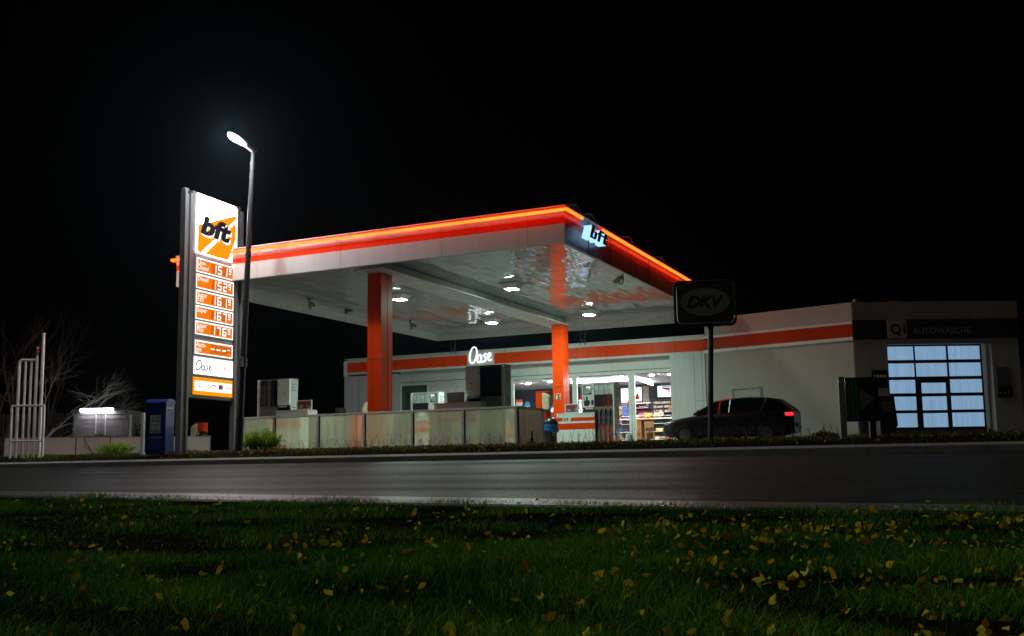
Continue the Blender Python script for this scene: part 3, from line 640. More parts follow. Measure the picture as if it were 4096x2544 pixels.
b = MB(); b.box(xg1, YS+.001, .3, XK, YS+.3, 4.624); b.m(1)
for u in (2781, 2812): q = xa(u, 1600, YS); b.box(q-.006, YS-.003, .5, q+.006, YS-.0005, 4.62)
b.box(xa(2782, 1560, YS), YS-.003, 2.55, XK, YS-.0007, 2.562)
b.build('wall', [WHITE, GAPD], shop)
door = MB(); door.m(0); t_ = .07
door.box(xd0, YR-.01, .5, xd0+t_, YR+.1, zd); door.box(xd1-t_, YR-.01, .5, xd1, YR+.1, zd); door.box(xd0+t_, YR-.01, zd-t_, xd1-t_, YR+.1, zd)
dr = door.build('door_frame', ALU, shop)
b = MB(); b.box(xd0+t_, YR+.02, .5, xd1-t_, YR+.05, zd-t_); b.build('door_leaf', mat('green blind glass', (.05, .10, .075), .25, var=.3, streak=1), dr)
# glass front
XM = [(xa(2290, 1560, YR), xa(2308, 1560, YR)), (xa(2514.6, 1560, YR), xa(2539, 1560, YR))]
FRW = mat('window frame pale', (.62, .66, .62), .35)
b = MB(); b.box(xg0, YR-.02, Zt-.07, xg1, YR+.08, Zt+.01)
for q0, q1 in XM: b.box(q0, YR-.03, .5, (q0+q1)/2-.02, YR+.1, Zt-.072); b.box((q0+q1)/2+.02, YR-.03, .5, q1, YR+.1, Zt-.072); b.box((q0+q1)/2-.02, YR, .5, (q0+q1)/2+.02, YR+.1, Zt-.072)
b.box(xg0, YR-.02, .5, xg0+.08, YR+.08, Zt-.072); b.box(xg0+.082, YR-.02, .5, xg1, YR+.08, .62)
wf = b.build('window_frame', FRW, shop)
edges = [xg0+.08]+[v for m_ in XM for v in m_]+[xg1]
for i in range(3):
    b = MB(); b.quad((edges[2*i], YR+.03, .62), (edges[2*i+1], YR+.03, .62), (edges[2*i+1], YR+.03, Zt-.07), (edges[2*i], YR+.03, Zt-.07)); b.build('window_pane', GLASS, wf)
# room
YB, ZC = 49.5, 3.92
SLATE = mat('slate wall paint', (.035, .04, .055), .6, var=.2)
b = MB(); b.box(xg0-2.8, YB, .5, XK, YB+.15, ZC); b.box(xg0-2.95, YR+.2, .5, xg0-2.8, YB+.15, ZC); b.build('back_wall', SLATE, shop)
b = MB(); b.box(XK-.15, YS+.31, .5, XK, YB, ZC); b.build('partition', SLATE, shop)
CEIL = mat('ceiling tile', (.62, .60, .62), .6, var=.06)
b = MB()
for i in range(20):
    for j in range(10):
        xx, yy = xg0-2.8+i*.62, YR+.21+j*.6
        if xx < XK-.7: b.box(xx+.006, yy+.006, ZC, xx+.614, yy+.594, ZC+.03)
b.build('ceiling', CEIL, shop)
b = MB(); b.box(xg0-2.8, YR+.2, .45, XK-.16, YB, .515); b.build('shop_floor', mat('floor tile', (.42, .40, .38), .3), shop)
b = MB(); b.box(XL+.02, YS+.5, ZR-.35, XK, 52, ZR-.05); b.box(XL+.02, YS+.302, .5, XL+.3, 52, ZR-.36); b.box(XL+.302, 51.7, .5, XK, 52, ZR-.36); b.build('roof_deck', DGREY, shop)
b = MB(); q0, q1 = at(2597, 1610, Y=YB), at(2490, 1650, Y=YB); b.box(q1.x-.3, YB-.03, q1.z-.1, q0.x, YB-.002, q0.z+.1); b.build('tile_splashback', mat('wine tile', (.20, .01, .04), .25), shop)
b = MB(); q0, q1 = at(2576, 1544, Y=YB), at(2597, 1607, Y=YB); b.box(q0.x-.6, YB-.04, q1.z, q1.x, YB-.002, q0.z); b.build('beige_panel', mat('beige panel', (.45, .42, .32), .5), shop)

# ------------------------------------------------------------------ things inside the shop
q = at(2308, 1531, Z=3.80); yl = q.y; q2 = at(2532, 1519, Z=3.80)
STRIP = emis('strip light', (.95, .96, 1.0), 22)
b = MB(); b.box(q.x-.3, yl-.06, 3.78, q2.x+.2, yl+.06, 3.86); b.m(1); b.box(q.x-.32, yl-.02, 3.862, q2.x+.22, yl+.02, 3.915)
tag(b.build('strip_light', [STRIP, ALU]), 'long glowing white strip light along the shop ceiling', 'strip light', 'strip lights in the shop')
q3 = at(2610, 1533, Y=48.6)
b = MB(); b.tube([(q2.x+.22, yl, 3.82), (q3.x, 48.6, 3.80)], .045, 8); tag(b.build('strip_light', STRIP), 'slanting white strip light behind the right shop mullion', 'strip light', 'strip lights in the shop')
DL = emis('down light', (1, .96, .93), 1100)
def downlight(first, x, y, lab):
    if first: return copy_tree(first, (x, y, ZC), lab)
    t = thing('down_light', lab, 'ceiling light', (x, y, ZC), 0, 'round lights in the shop ceiling')
    b = MB(); b.lathe([(.13, -.02), (.13, -.002)], (x, y, ZC), 16); b.build('rim', ALU, t)
    b = MB(); b.lathe([(.10, -.035), (.10, -.021)], (x, y, ZC), 16); b.build('lens', DL, t); return t
d0 = None
for u, v, lab in ((2673, 1483, 'round ceiling light at the top right corner of the shop window'), (2587, 1496, 'round ceiling light above the ceiling vent in the right window'), (2486, 1507, 'round ceiling light left of the right window mullion'),
                  (2282, 1513, 'round ceiling light just right of the right orange column'), (2199, 1527, 'round ceiling light just left of the right orange column'), (2111, 1535, 'small round ceiling light at the left end of the window')):
    q = at(u, v, Z=ZC-.02); r_ = downlight(d0, min(q.x, -12.9), max(q.y, 44.3), lab); d0 = d0 or r_
q = at(2590, 1503, Z=ZC); b = MB()
for i in range(4): s_ = .42-.09*i; b.box(q.x-s_, q.y-s_, ZC-.03-.012*i, q.x+s_, q.y+s_, ZC-.02-.012*i)
tag(b.build('ceiling_vent', mat('vent grey', (.35, .34, .33), .5)), 'square grey air vent in the ceiling behind the right window', 'vent')
q = at(2115, 1514, Y=44.2); b = MB(); b.box(at(2072, 1514, Y=44.2).x, 44.15, q.z-.12, at(2148, 1514, Y=44.2).x, 44.35, q.z+.03)
tag(b.build('roller_housing', mat('green metal', (.08, .17, .12), .4), bevel=.01), 'green box hanging below the ceiling at the left window', 'housing')
q = at(2160, 1526, Z=ZC-.05); b = MB(); b.box(q.x-.3, q.y-.3, ZC-.07, q.x+.3, q.y+.3, ZC-.01); b.box(q.x-.7, q.y-.9, ZC-.06, q.x+.5, q.y-.8, ZC-.02)
tag(b.build('ceiling_unit', mat('unit white', (.7, .7, .72), .4)), 'white air unit in the ceiling behind the left window', 'air unit')
def screen(name, u0, v0, u1, v1, Y, ematerial, label, extra=None):
    p0, p1 = at(u0, v0, Y=Y), at(u1, v1, Y=Y); t = thing(name, label, 'screen', ((p0.x+p1.x)/2, Y, p1.z))
    b = MB(); b.box(p0.x-.06, Y+.004, p1.z-.06, p1.x+.06, Y+.09, p0.z+.06); b.build('casing', BLACK, t, bevel=.01)
    b = MB(); b.box(p0.x, Y-.006, p1.z, p1.x, Y+.003, p0.z); d = b.build('display', ematerial, t)
    if extra: extra(p0, p1, Y-.008, d)
SCR = emis('screen white', (.90, .95, 1.0), 1.9)
def menu_lines(p0, p1, y, d):
    b = MB()
    for k in range(7):
        z = p1.z+(p0.z-p1.z)*(.12+.11*k); b.box(p0.x+.06, y-.002, z, p0.x+(p1.x-p0.x)*(.55+.3*((k*37) % 5)/5), y, z+.02)
    b.build('menu_lines', mat('menu grey', (.35, .4, .5), .5), d)
def red_band(p0, p1, y, d):
    W, H = p1.x-p0.x, p0.z-p1.z; M = frame((p0.x, y, p1.z), (1, 0, 0), (0, 0, 1))
    b = MB(); b.m(0); b.prism([(W*.28, H*.85)]+[(W*(.28+.66*t), H*(.85-.42*math.sin(t*math.pi/2))) for t in (.1, .25, .4, .6, .8)]+[(W*.94, H*.42), (W*.94, H*.82)], 0, .002, M)
    b.m(1); b.prism([(W*.3, H*.86), (W*.97, H*.86), (W*.97, H*.98), (W*.3, H*.98)], 0, .002, M); b.m(2); put_text(b, 'Bistro', M@Matrix.Translation((0, 0, .004)), W*.50, H*.52, H*.22, bold=.02)
    b.build('advert', [emis('screen red', (.55, .02, .05), .8), emis('screen blue', (.35, .5, .7), .9), SCR], d)
screen('menu_screen', 2484, 1555, 2526, 1609, 48.3, SCR, 'bright white menu screen left of the right window mullion', menu_lines)
screen('menu_screen', 2529, 1551, 2567, 1604, 48.3, SCR, 'bright white menu screen right of the window mullion behind the red lamp', menu_lines)
screen('advert_screen', 2630, 1545, 2685, 1586, 49.3, SCR, 'wall screen with red and white advert above the cigarette shelf', red_band)
def pendant(u, v0, v1, Y, lab):
    p0, p1 = at(u, v0, Y=Y), at(u, v1, Y=Y); t = thing('pendant_lamp', lab, 'lamp', (p0.x, Y, ZC), 0, 'red hanging lamps'); h = p0.z-p1.z
    b = MB(); b.lathe([(h*.40, 0), (h*.40, .01), (h*.22, h*.9), (h*.10, h), (.01, h*1.02)], (p0.x, Y, p1.z), 18); b.build('lamp_shade', emis('red shade', (.8, .015, .02), .75), t)
    b = MB(); b.tube([(p0.x, Y, p0.z), (p0.x, Y, ZC)], .012, 6); b.build('cord', BLACK, t)
pendant(2549, 1576, 1597, 46.4, 'red hanging lamp in front of the right menu screen'); pendant(2515, 1602, 1621, 47, 'red hanging lamp just left of the right window mullion'); pendant(2324, 1586, 1608, 45.4, 'red hanging lamp above the poster on the pump console')
# counter
c0, c1 = at(2480, 1676, Y=46.3), at(2699, 1668, Y=46.3); zc = c0.z
ct = thing('sales_counter', 'shop counter with pale top and glass front full of goods', 'counter', (c0.x, 46.5, .52))
b = MB(); b.box(c0.x, 46.25, zc-.06, c1.x+.6, 47.2, zc); b.build('counter_top', mat('pale laminate', (.62, .55, .36), .35), ct, bevel=.008)
b = MB(); b.box(c0.x+.02, 46.5, .52, c1.x+.55, 47.1, zc-.062); b.m(1)
for k in range(5): b.box(c0.x+.05, 46.32, .62+k*.38, c1.x+.5, 46.498, .64+k*.38)
b.build('counter_body', [mat('counter dark', (.02, .024, .032), .35), ALU], ct)
b = MB(); b.box(xa(2540, 1680, 46.28), 46.24, zc-.14, xa(2553, 1680, 46.28), 46.26, zc-.062); b.build('orange_edge', ORANGE, ct)
cols = [mat('pack '+n, c, .4, var=.3, scale=14) for n, c in (('white', (.7, .68, .62)), ('red', (.6, .04, .03)), ('yellow', (.65, .42, .05)), ('blue', (.04, .08, .3)), ('brown', (.25, .12, .05)), ('pink', (.6, .08, .25)), ('green', (.2, .4, .25)), ('dark', (.05, .05, .06)))]
def goods(name, label, cat, u, w_, h_, Y, z0, mi, group=None, d=.12):
    x = xa(u, 1660, Y); b = MB(); b.box(x-w_/2, Y-d/2, z0, x+w_/2, Y+d/2, z0+h_); b.m(1); b.box(x-w_*.38, Y-d/2-.003, z0+h_*.25, x+w_*.38, Y-d/2-.0005, z0+h_*.75)
    return tag(b.build(name, [cols[mi], cols[(mi*3+2) % 8]], bevel=.006), label, cat, group)
YC = 46.6
goods('snack_box', 'pale snack box with brown pattern on the shop counter', 'box', 2627, .27, .24, YC, zc+.002, 0, 'goods on the shop counter')
goods('snack_box', 'low blue stack of magazines at the right end of the counter', 'box', 2667, .46, .14, YC, zc+.002, 3, 'goods on the shop counter')
goods('snack_box', 'small pink sweets box left of the bottles on the counter', 'box', 2565, .18, .25, YC, zc+.002, 5, 'goods on the shop counter')
goods('snack_box', 'narrow red box between the bottles and the snack box', 'box', 2611.5, .05, .23, YC, zc+.002, 1, 'goods on the shop counter')
goods('snack_box', 'green and white pack at the far right end of the counter', 'box', 2694, .12, .30, YC, zc+.002, 6, 'goods on the shop counter')
goods('snack_box', 'red topped card display behind the snack box on the counter', 'box', 2628, .16, .34, YC+.25, zc+.002, 1, 'goods on the shop counter')
goods('snack_box', 'grey card machine behind the blue magazines on the counter', 'box', 2646, .2, .28, YC+.25, zc+.002, 0, 'goods on the shop counter')
goods('paper_stack', 'blue and white magazine rack left of the right mullion', 'rack', 2502, .24, .62, YC, zc+.002, 3)
goods('cup_box', 'white and pink cup box on the counter right of the mullion', 'box', 2548, .24, .17, YC, zc+.002, 0, 'goods on the shop counter')
bt = None
for i in range(5):
    x = xa(2577+i*7.6, 1660, YC); lab = ['leftmost of the five yellow juice bottles on the counter', 'second juice bottle from the left on the counter', 'middle one of the five juice bottles on the counter', 'fourth juice bottle from the left on the counter', 'rightmost juice bottle, beside the narrow red box'][i]
    if bt is None:
        bt = thing('juice_bottle', lab, 'bottle', (x, YC, zc+.002), 0, 'juice bottles on the counter')
        b = MB(); b.lathe([(.035, 0), (.038, .02), (.038, .19), (.018, .25), (.016, .27)], (x, YC, zc+.002), 12); b.build('bottle_body', cols[2], bt, smooth=True)
        b = MB(); b.lathe([(.019, .271), (.019, .30)], (x, YC, zc+.002), 10); b.build('cap', cols[3], bt)
    else: copy_tree(bt, (x, YC, zc+.002), lab)
# cigarette shelf
s0, s1 = at(2611, 1600, Y=49.0), at(2700, 1645, Y=49.0)
sh = thing('cigarette_shelf', 'dark wall shelf with three rows of pale cigarette packs', 'shelf', ((s0.x+s1.x)/2, 49, s1.z))
b = MB(); b.box(s0.x, 48.95, s1.z-.06, s1.x+.4, 49.4, s1.z-.03); H = (s0.z-s1.z)/3
for k in range(3): b.box(s0.x, 48.95, s1.z+H*(k+1)-.03, s1.x+.4, 49.4, s1.z+H*(k+1))
b.box(s0.x-.04, 48.93, s1.z-.06, s0.x-.002, 49.4, s0.z+.05); b.box(s0.x, 49.402, s1.z-.06, s1.x+.4, 49.45, s0.z); b.build('rack', DGREY, sh)
for k in range(3):
    b = MB(); x = s0.x+.03
    while x < s1.x+.3:
        w_ = random.uniform(.05, .09); b.m(random.choice([0, 0, 0, 1, 4, 2])); b.box(x, 49.0, s1.z+H*k+.002-(.03 if k == 0 else 0), x+w_-.008, 49.1, s1.z+H*k+H*random.uniform(.5, .62)); x += w_
    b.build('pack_row', cols, sh)
q0, q1 = at(2672, 1620, Y=48.9), at(2688, 1648, Y=48.9); b = MB(); b.box(q0.x, 48.88, q1.z, q1.x, 48.9, q0.z); tag(b.build('price_card', mat('card salmon', (.55, .28, .18), .6)), 'salmon coloured price card leaning on the cigarette shelf', 'card')
# cup shelf
q0, q1 = at(2538, 1632, Y=49.2), at(2598, 1632, Y=49.2); cs = thing('cup_shelf', 'white shelf holding cups before the wine red tiles', 'shelf', (q0.x, 49.2, q0.z))
b = MB(); b.box(q0.x, 49.0, q0.z-.03, q1.x, 49.46, q0.z); b.build('board', ALU, cs)
b = MB(); z2 = at(2560, 1611, Y=49.2).z; b.box(at(2484, 1611, Y=49.2).x, 49.2, z2-.03, q1.x, 49.46, z2+.01); b.build('lit_board', emis('shelf light', (1, .95, .95), 1.3), cs)
for i, (u, r_, h_) in enumerate(((2560, .05, .07), (2567, .05, .07), (2575, .06, .07), (2582, .06, .07), (2590, .07, .20))):
    x = xa(u, 1630, 49.1); b = MB(); b.lathe([(r_*.7, 0), (r_, h_*.6), (r_*.85, h_)], (x, 49.1, q0.z+.002), 12)
    tag(b.build('cup', mat('cup mint', (.45, .62, .55), .3) if i == 4 else cols[0]), 'tall mint green jug at the right end of the cup shelf' if i == 4 else 'small white cup on the shelf before the red tiles', 'jug' if i == 4 else 'cup', None if i == 4 else 'white cups on the shelf')
# high table and chairs by the window
def bar_chair(x, y, rz, lab):
    t = thing('bar_chair', lab, 'chair', (x, y, .52), rz, 'wooden bar chairs'); M = WM[t.name]
    b = MB(); b.box(-.2, -.2, .78, .2, .2, .83, M); b.build('seat', WOOD, t, bevel=.008)
    for sx_, sy_ in ((-1, -1), (1, -1), (-1, 1), (1, 1)): b = MB(); b.box(sx_*.185-.02, sy_*.185-.02, 0, sx_*.185+.02, sy_*.185+.02, .778 if sy_ > 0 else 1.3, M); b.build('leg', WOOD, t)
    b = MB(); b.box(-.163, -.2, 1.0, .163, -.18, 1.28, M); b.build('backrest', WOOD, t); b = MB(); b.box(-.163, .175, .3, .163, .195, .34, M); b.box(-.163, -.195, .3, .163, -.175, .34, M); b.build('stretcher', WOOD, t)
bar_chair(xa(2598, 1700, 44.6), 44.6, .2, 'wooden bar chair seen through the right shop window')
tb = thing('high_table', 'dark wooden high table panel left of the bar chair', 'table', (xa(2565, 1700, 44.9), 44.9, .52))
x0_, x1_ = xa(2553, 1700, 44.9), xa(2592, 1700, 44.9); zt_ = at(2570, 1676, Y=44.9).z
b = MB(); b.box(x0_, 44.6, zt_-.05, x1_+.2, 45.3, zt_); b.build('tabletop', WOOD, tb); b = MB(); b.box(x0_, 44.62, .52, x0_+.22, 45.28, zt_-.052); b.build('side_panel', WOOD, tb); b = MB(); b.box(x0_+.24, 44.9, .52, x1_+.1, 44.95, zt_-.052); b.build('modesty_panel', DWOOD, tb)
# goods in the counter front
for k, (u, z, w_, mi) in enumerate(((2625, 1.10, .36, 2), (2650, 1.10, .3, 4), (2676, 1.10, .34, 1), (2640, 1.48, .4, 2), (2668, 1.48, .3, 0), (2640, .72, .5, 0), (2672, .72, .3, 7))):
    lab = ['yellow box low in the glass counter front', 'brown box in the middle of the glass counter front', 'red box right in the glass counter front', 'yellow tray high in the glass counter front', 'white carton high in the glass counter front', 'white bundle at the foot of the counter front', 'dark pack at the foot of the counter front'][k]
    goods('shelf_box', lab, 'box', u, w_, .14, 46.40, z-.07, mi, 'boxes in the counter front', .14)
# things behind the left pane
q0, q1 = at(2078, 1598, Y=45), at(2089, 1623, Y=45)
b = MB(); b.m(0); b.box(q0.x-.2, 45, q0.z-.13, q1.x, 45.02, q0.z); b.m(1); b.box(q0.x-.2, 45, q1.z, q1.x, 45.02, q0.z-.132); tag(b.build('window_poster', [cols[1], cols[0]]), 'small red and white poster at the left end of the window', 'poster')
q0, q1 = at(2100, 1607, Y=44.5), at(2120, 1625, Y=44.5); W, H = q1.x-q0.x, q0.z-q1.z
b = MB(); M = frame((q0.x, 44.5, q1.z-.25), (1, 0, 0), (0, 0, 1)); H += .25
b.m(0); b.prism([(W*.3, H), (W*.7, H), (W, H*.75), (W, 0), (0, 0), (0, H*.75)], 0, .03, M); b.m(1); b.prism([(W*.1, H*.4), (W*.9, H*.4), (W*.9, H*.55), (W*.1, H*.55)], .031, .034, M)
tag(b.build('blue_sign', [mat('sign blue', (.03, .25, .5), .4), cols[0]]), 'blue octagonal sign standing behind the left window', 'sign')
q0, q1 = at(2186, 1650, Y=44.2), at(2216, 1690, Y=44.2); b = MB(); b.m(0); b.box(q0.x-.25, 44.2, q1.z-.3, q1.x, 44.23, q0.z); b.m(1); put_text(b, 'aktuell', frame((q0.x-.22, 44.197, q1.z+.08), (1, 0, 0), (0, 0, 1)), 0, 0, .24)
tag(b.build('notice_board', [mat('board red', (.32, .015, .02), .5), TXTW]), 'dark red notice board with white lettering left of the right column', 'sign')
q0, q1 = at(2317, 1600, Y=44.6), at(2327, 1655, Y=44.6); b = MB(); b.box(q0.x, 44.6, q1.z-.2, q1.x, 44.62, q0.z); b.m(1)
for k in range(6): b.box(q0.x+.02, 44.595, q1.z-.1+k*.12, q1.x-.02, 44.598, q1.z-.06+k*.12)
tag(b.build('price_list', [cols[0], mat('menu grey', (.35, .4, .5), .5)]), 'white price list behind the left end of the middle window', 'notice')
q0 = at(2208, 1640, Y=47.5); b = MB(); b.box(q0.x-.4, 47.5, q0.z-.2, q0.x+.35, 47.9, q0.z+.25); b.m(1); b.box(q0.x-.36, 47.49, q0.z-.1, q0.x+.31, 47.498, q0.z+.12)
tag(b.build('cooler', [DGREY, emis('cooler light', (.6, .65, 1), 1.6)]), 'small cooler with a bluish lit front left of the right column', 'cooler')

# tall goods shelves on the rear wall behind the left pane
def goods_shelf(label, x0, x1, z1):
    t = thing('goods_shelf', label, 'shelf', ((x0+x1)/2, 49.2, .52)); b = MB(); n_ = 5; H = (z1-.56)/n_
    b.box(x0, 49.42, .52, x1, 49.46, z1); b.box(x0-.04, 48.95, .52, x0, 49.46, z1); b.box(x1, 48.95, .52, x1+.04, 49.46, z1)
    for k in range(n_): b.box(x0, 48.97, .53+H*k, x1, 49.418, .56+H*k)
    b.build('rack', ALU, t)
    for k in range(n_):
        b = MB(); x = x0+.02; mi = random.randint(0, 7)
        while x < x1-.12:
            w_ = random.uniform(.05, .12)
            if random.random() < .3: mi = random.choice([0, 1, 2, 3, 4, 5, 0, 2])
            b.m(mi); b.box(x, 49.0, .562+H*k, x+w_-.012, 49.25, .562+H*k+H*random.uniform(.45, .82)); x += w_
        b.build('product_row', cols, t)
goods_shelf('tall shelf of colourful goods at the left end of the shop', -22.6, -20.3, 2.85); goods_shelf('tall shelf of colourful goods behind the right orange column', -18.2, -16.6, 2.85)
t = thing('drinks_cooler', 'tall drinks cooler with bluish lit front between the goods shelves', 'cooler', (-19.25, 49.2, .52))
b = MB(); b.box(-20.2, 48.85, .52, -18.3, 49.46, .62); b.box(-20.2, 48.85, 2.75, -18.3, 49.46, 2.95); b.box(-20.2, 48.85, .621, -20.12, 49.46, 2.749); b.box(-18.38, 48.85, .621, -18.3, 49.46, 2.749); b.build('casing', DGREY, t)
b = MB(); b.box(-20.118, 49.38, .622, -18.382, 49.45, 2.748); b.build('lit_back', emis('cooler back', (.62, .75, 1), 2.0), t)
b = MB()
for k in range(5):
    b.m(7); b.box(-20.1, 48.95, .66+.42*k, -18.4, 49.37, .68+.42*k)
    for j in range(20): b.m([1, 2, 6, 0, 4, 3][(j//3+k) % 6]); b.lathe([(.03, 0), (.033, .15), (.014, .22), (.013, .26)], (-20.05+j*.084, 49.0, .682+.42*k), 7)
b.build('bottle_rows', cols, t)

# ------------------------------------------------------------------ frosted barrier
def atd(u, v, d): return Vector(((CF+CR*(u-2048)/F_PX-CU*(v-CY)/F_PX)*d).tolist())
YB_ = 24.90
bar = thing('glass_barrier', 'low frosted glass barrier in aluminium frame along the station forecourt', 'barrier', (-16, YB_, .5))
CLEARP = clear_glass('clear pane back', (1, 1, 1))
def pane_(p, q, ax):
    b = MB(); b.box(*p, *q); b.mi = [1]*6; b.mi[2 if ax else 3] = 0; b.build('pane', [FROST, CLEARP], bar)
zr = at(1650, 1641, Y=YB_).z; xr = at(2069.6, 1622, Y=YB_).x; xl = -21.12
b = MB(); b.box(xl, YB_-.035, zr-.06, xr, YB_+.035, zr); b.build('top_rail', ALU, bar, bevel=.004)
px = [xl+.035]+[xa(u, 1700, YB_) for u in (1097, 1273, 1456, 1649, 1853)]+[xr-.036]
for x in px: b = MB(); b.box(x-.040, YB_-.035, .42, x+.034, YB_+.045, zr-.062); b.m(1); b.box(x+.036, YB_-.012, .55, x+.068, YB_+.03, zr-.064); b.build('post', [ALU, BLACK], bar)  # black strip right of each post stands for its shadow
for i in range(len(px)-1):
    pane_((px[i]+.070, YB_+.005, .55), (px[i+1]-.042, YB_+.017, zr-.063), 1)
    b = MB(); b.box(px[i]+.070, YB_-.02, .50, px[i+1]-.042, YB_+.03, .549); b.build('bottom_rail', ALU, bar)
ye = at(2170, 1629.4, X=xr-.035).y
b = MB(); b.box(xr-.07, YB_+.047, zr-.06, xr, ye, zr); b.box(xr-.07, ye-.068, .42, xr, ye, zr-.062); b.build('side_frame', ALU, bar)
pane_((xr-.042, YB_+.047, .5), (xr-.030, ye-.07, zr-.063), 0)

# ------------------------------------------------------------------ fuel pumps
def island(x0, x1, y0, label):
    b = MB(); b.box(x0, y0, .45, x1, y0+1.1, .60); tag(b.build('pump_island', CONCRETE, bevel=.03), label, 'island', 'concrete pump islands')
island(-25.2, -19.6, 27.55, 'concrete pump island left of the near orange column'); island(-16.2, -12.4, 27.45, 'concrete pump island right of the near orange column')
island(-23.5, -17.8, 36.35, 'concrete pump island in the back row left'); island(-16.0, -12.0, 36.15, 'concrete pump island in the back row right')
SIDE_T = ['Super E10', 'Super', 'Super Plus', 'Diesel']
DISP = mat('display dark', (.05, .06, .05), .2); LCD = emis('pump display', (.75, .78, 1.0), 1.1); PLATE = mat('label plate', (.66, .68, .66), .3)
REFL = mat('tinted glass', (.03, .03, .033), .08, coat=.4)
def pump(label, cx, cy, hose_right, display, number=None, side_text=SIDE_T, stain=False):
    W, D, H = 1.34, .50, 2.40; t = thing('fuel_pump', label, 'fuel pump', (cx, cy, .602), 0, 'fuel pumps under the canopy'); M0 = WM[t.name]
    sgn = 1 if hose_right else -1
    def X(a, b): a, b = sgn*a, sgn*b; return min(a, b), max(a, b)     # a,b measured from the door side to the hose side
    def bx(b, a0, a1, y0, z0, y1, z1): p, q = X(a0, a1); b.box(p, y0, z0, q, y1, z1, M0)
    b = MB(); bx(b, -W/2, W/2, .10, 0, D, H); b.build('body', PUMPG if not display else PUMPW, t, bevel=.006)
    b = MB(); bx(b, W/2-.075, W/2-.002, -.03, 0, .098, H); b.build('hose_side_cap', ALU, t, bevel=.02)
    dx0, dx1 = -W/2, -W/2+.50
    b = MB(); bx(b, dx0, dx1, .02, H-.45, .098, H-.004); bx(b, dx0, dx1-.12, .02, H-.90, .098, H-.458); bx(b, dx1-.115, dx1, .02, H-.90, .098, H-.458); b.m(1)
    for a, z in ((dx1-.05, H-.20 if not display else H-.18), (dx0+.2, H-.51)): p = sgn*a; b.tube([(p, .019, z), (p, .012, z)], .026, 12, True, M0)
    dr_ = b.build('door', [PUMPW, BLACK], t, bevel=.004)
    b = MB(); bx(b, dx0+.02, dx1-.02, .05, H-.99, .098, H-.905); b.m(1); bx(b, dx0+.12, dx1-.05, .046, H-.97, .0495, H-.92); b.build('card_slot', [BLACK, ALU], t)
    b = MB(); bx(b, dx0, dx1, .03, 0, .098, H-.995); b.build('lower_panel', mat('brown glass', (.10, .05, .04), .12) if display else BLACKG, t)
    hx0 = dx1+.004; cw = (W/2-.078-hx0)/4
    b = MB(); bx(b, hx0, W/2-.078, .04, H-.86 if display else H-.93, .098, H-.03); b.build('upper_glass', REFL if display else BLACKG, t)
    b = MB()
    for k in range(5): a = hx0+cw*k; bx(b, a-.006, a+.006, .028, H-.86 if display else H-.93, .0398, H-.03)
    bx(b, hx0, W/2-.08, .03, H-.885 if display else H-.945, .0395, H-.862 if display else H-.932); b.build('divider', CHROME, t)
    b = MB(); bx(b, hx0, W/2-.078, .06, 0, .098, H-.89 if display else H-.95); b.build('hose_bay', mat('bay steel', (.22, .22, .22), .35, metal=.4), t)
    names = ['Super\nE10', 'Super', 'Super\nPlus', 'Diesel']
    if display:
        for k in range(4):
            a0, a1 = hx0+cw*k+.012, hx0+cw*(k+1)-.012; b = MB(); bx(b, a0, a1, .032, H-.42, .0385, H-.05); pl = b.build('grade_label', PLATE, t)
            b = MB(); p, q = X(a0, a1); nm = names[k if hose_right else 3-k]; M = M0@frame((q-.025, .030, H-.40), (0, 0, 1), (-1, 0, 0))
            lines = nm.split('\n')
            for li, ln in enumerate(lines): put_text(b, ln, M, 0, (q-p)*(.42 if len(lines) == 1 else .60-.38*li)-.02, .085)
            put_text(b, '95' if 'Super' in nm else 'B7', M, .27, (q-p)*.38, .055); b.build('grade_name', mat('label blue', (.02, .05, .16), .4), pl)
        b = MB(); bx(b, dx0+.06, dx1-.10, .012, H-.41, .019, H-.05); dp = b.build('display_window', DISP, t)
        b = MB(); bx(b, dx0+.085, dx1-.125, .008, H-.385, .0115, H-.075); b.m(1); bx(b, dx0+.19, dx1-.13, .005, H-.16, .0078, H-.085); bx(b, dx0+.30, dx1-.145, .005, H-.215, .0078, H-.18); b.m(2); bx(b, dx1-.21, dx1-.125, .005, H-.385, .0078, H-.345)
        for k in range(3): bx(b, dx0+.10, dx0+.17, .005, H-.11-.045*k, .0078, H-.095-.045*k)
        b.build('display', [mat('lcd grey', (.42, .46, .42), .3), LCD, BLACK], dp)
        b = MB()
        for k in range(4):
            a = hx0+cw*(k+.5); p = sgn*a; b.m(0); b.tube([(p, .02, H-1.00), (p, -.03, H-1.06), (p-.01, -.05, H-1.25), (p-.012, -.04, H-1.34)], [.030, .036, .036, .03], 8, True, M0); b.m(1); b.tube([(p+.01, -.06, H-1.02), (p+.004, -.085, H-1.15)], .012, 6, True, M0)
            b.m(2); b.tube([(p, .035, H-.93), (p, .028, H-.93)], .024, 10, True, M0); b.m(3); b.tube([(p-.012, -.068, H-1.36), (p-.012, -.082, H-1.36)], .036, 12, True, M0)
            b.m(0); b.tube([(p-.012, -.06, H-1.33), (p-.01, -.06, H-1.50), (p-.012, -.05, H-1.62)], [.042, .034, .024], 8, True, M0)
            n_ = b
        b.build('nozzle_row', [BLACK, CHROME, mat('yellow dot', (.7, .6, .05), .4), mat('white cap', (.75, .75, .72), .4)], t)
        for k in range(4):
            p = sgn*(hx0+cw*(k+.5)); b = MB(); b.tube([(p-.012, -.05, H-1.6), (p-.03, -.04, H-1.9), (p-.01, -.01, H-2.2), (p+.04, .03, .08)], .013, 6, True, M0); b.build('hose', BLACK, t)
        b = MB()
        for k in range(4): a = hx0+cw*(k+.78); bx(b, a-.035, a+.035, .03, .05, .0595, H-1.52)
        b.build('chrome_strip', CHROME, t)
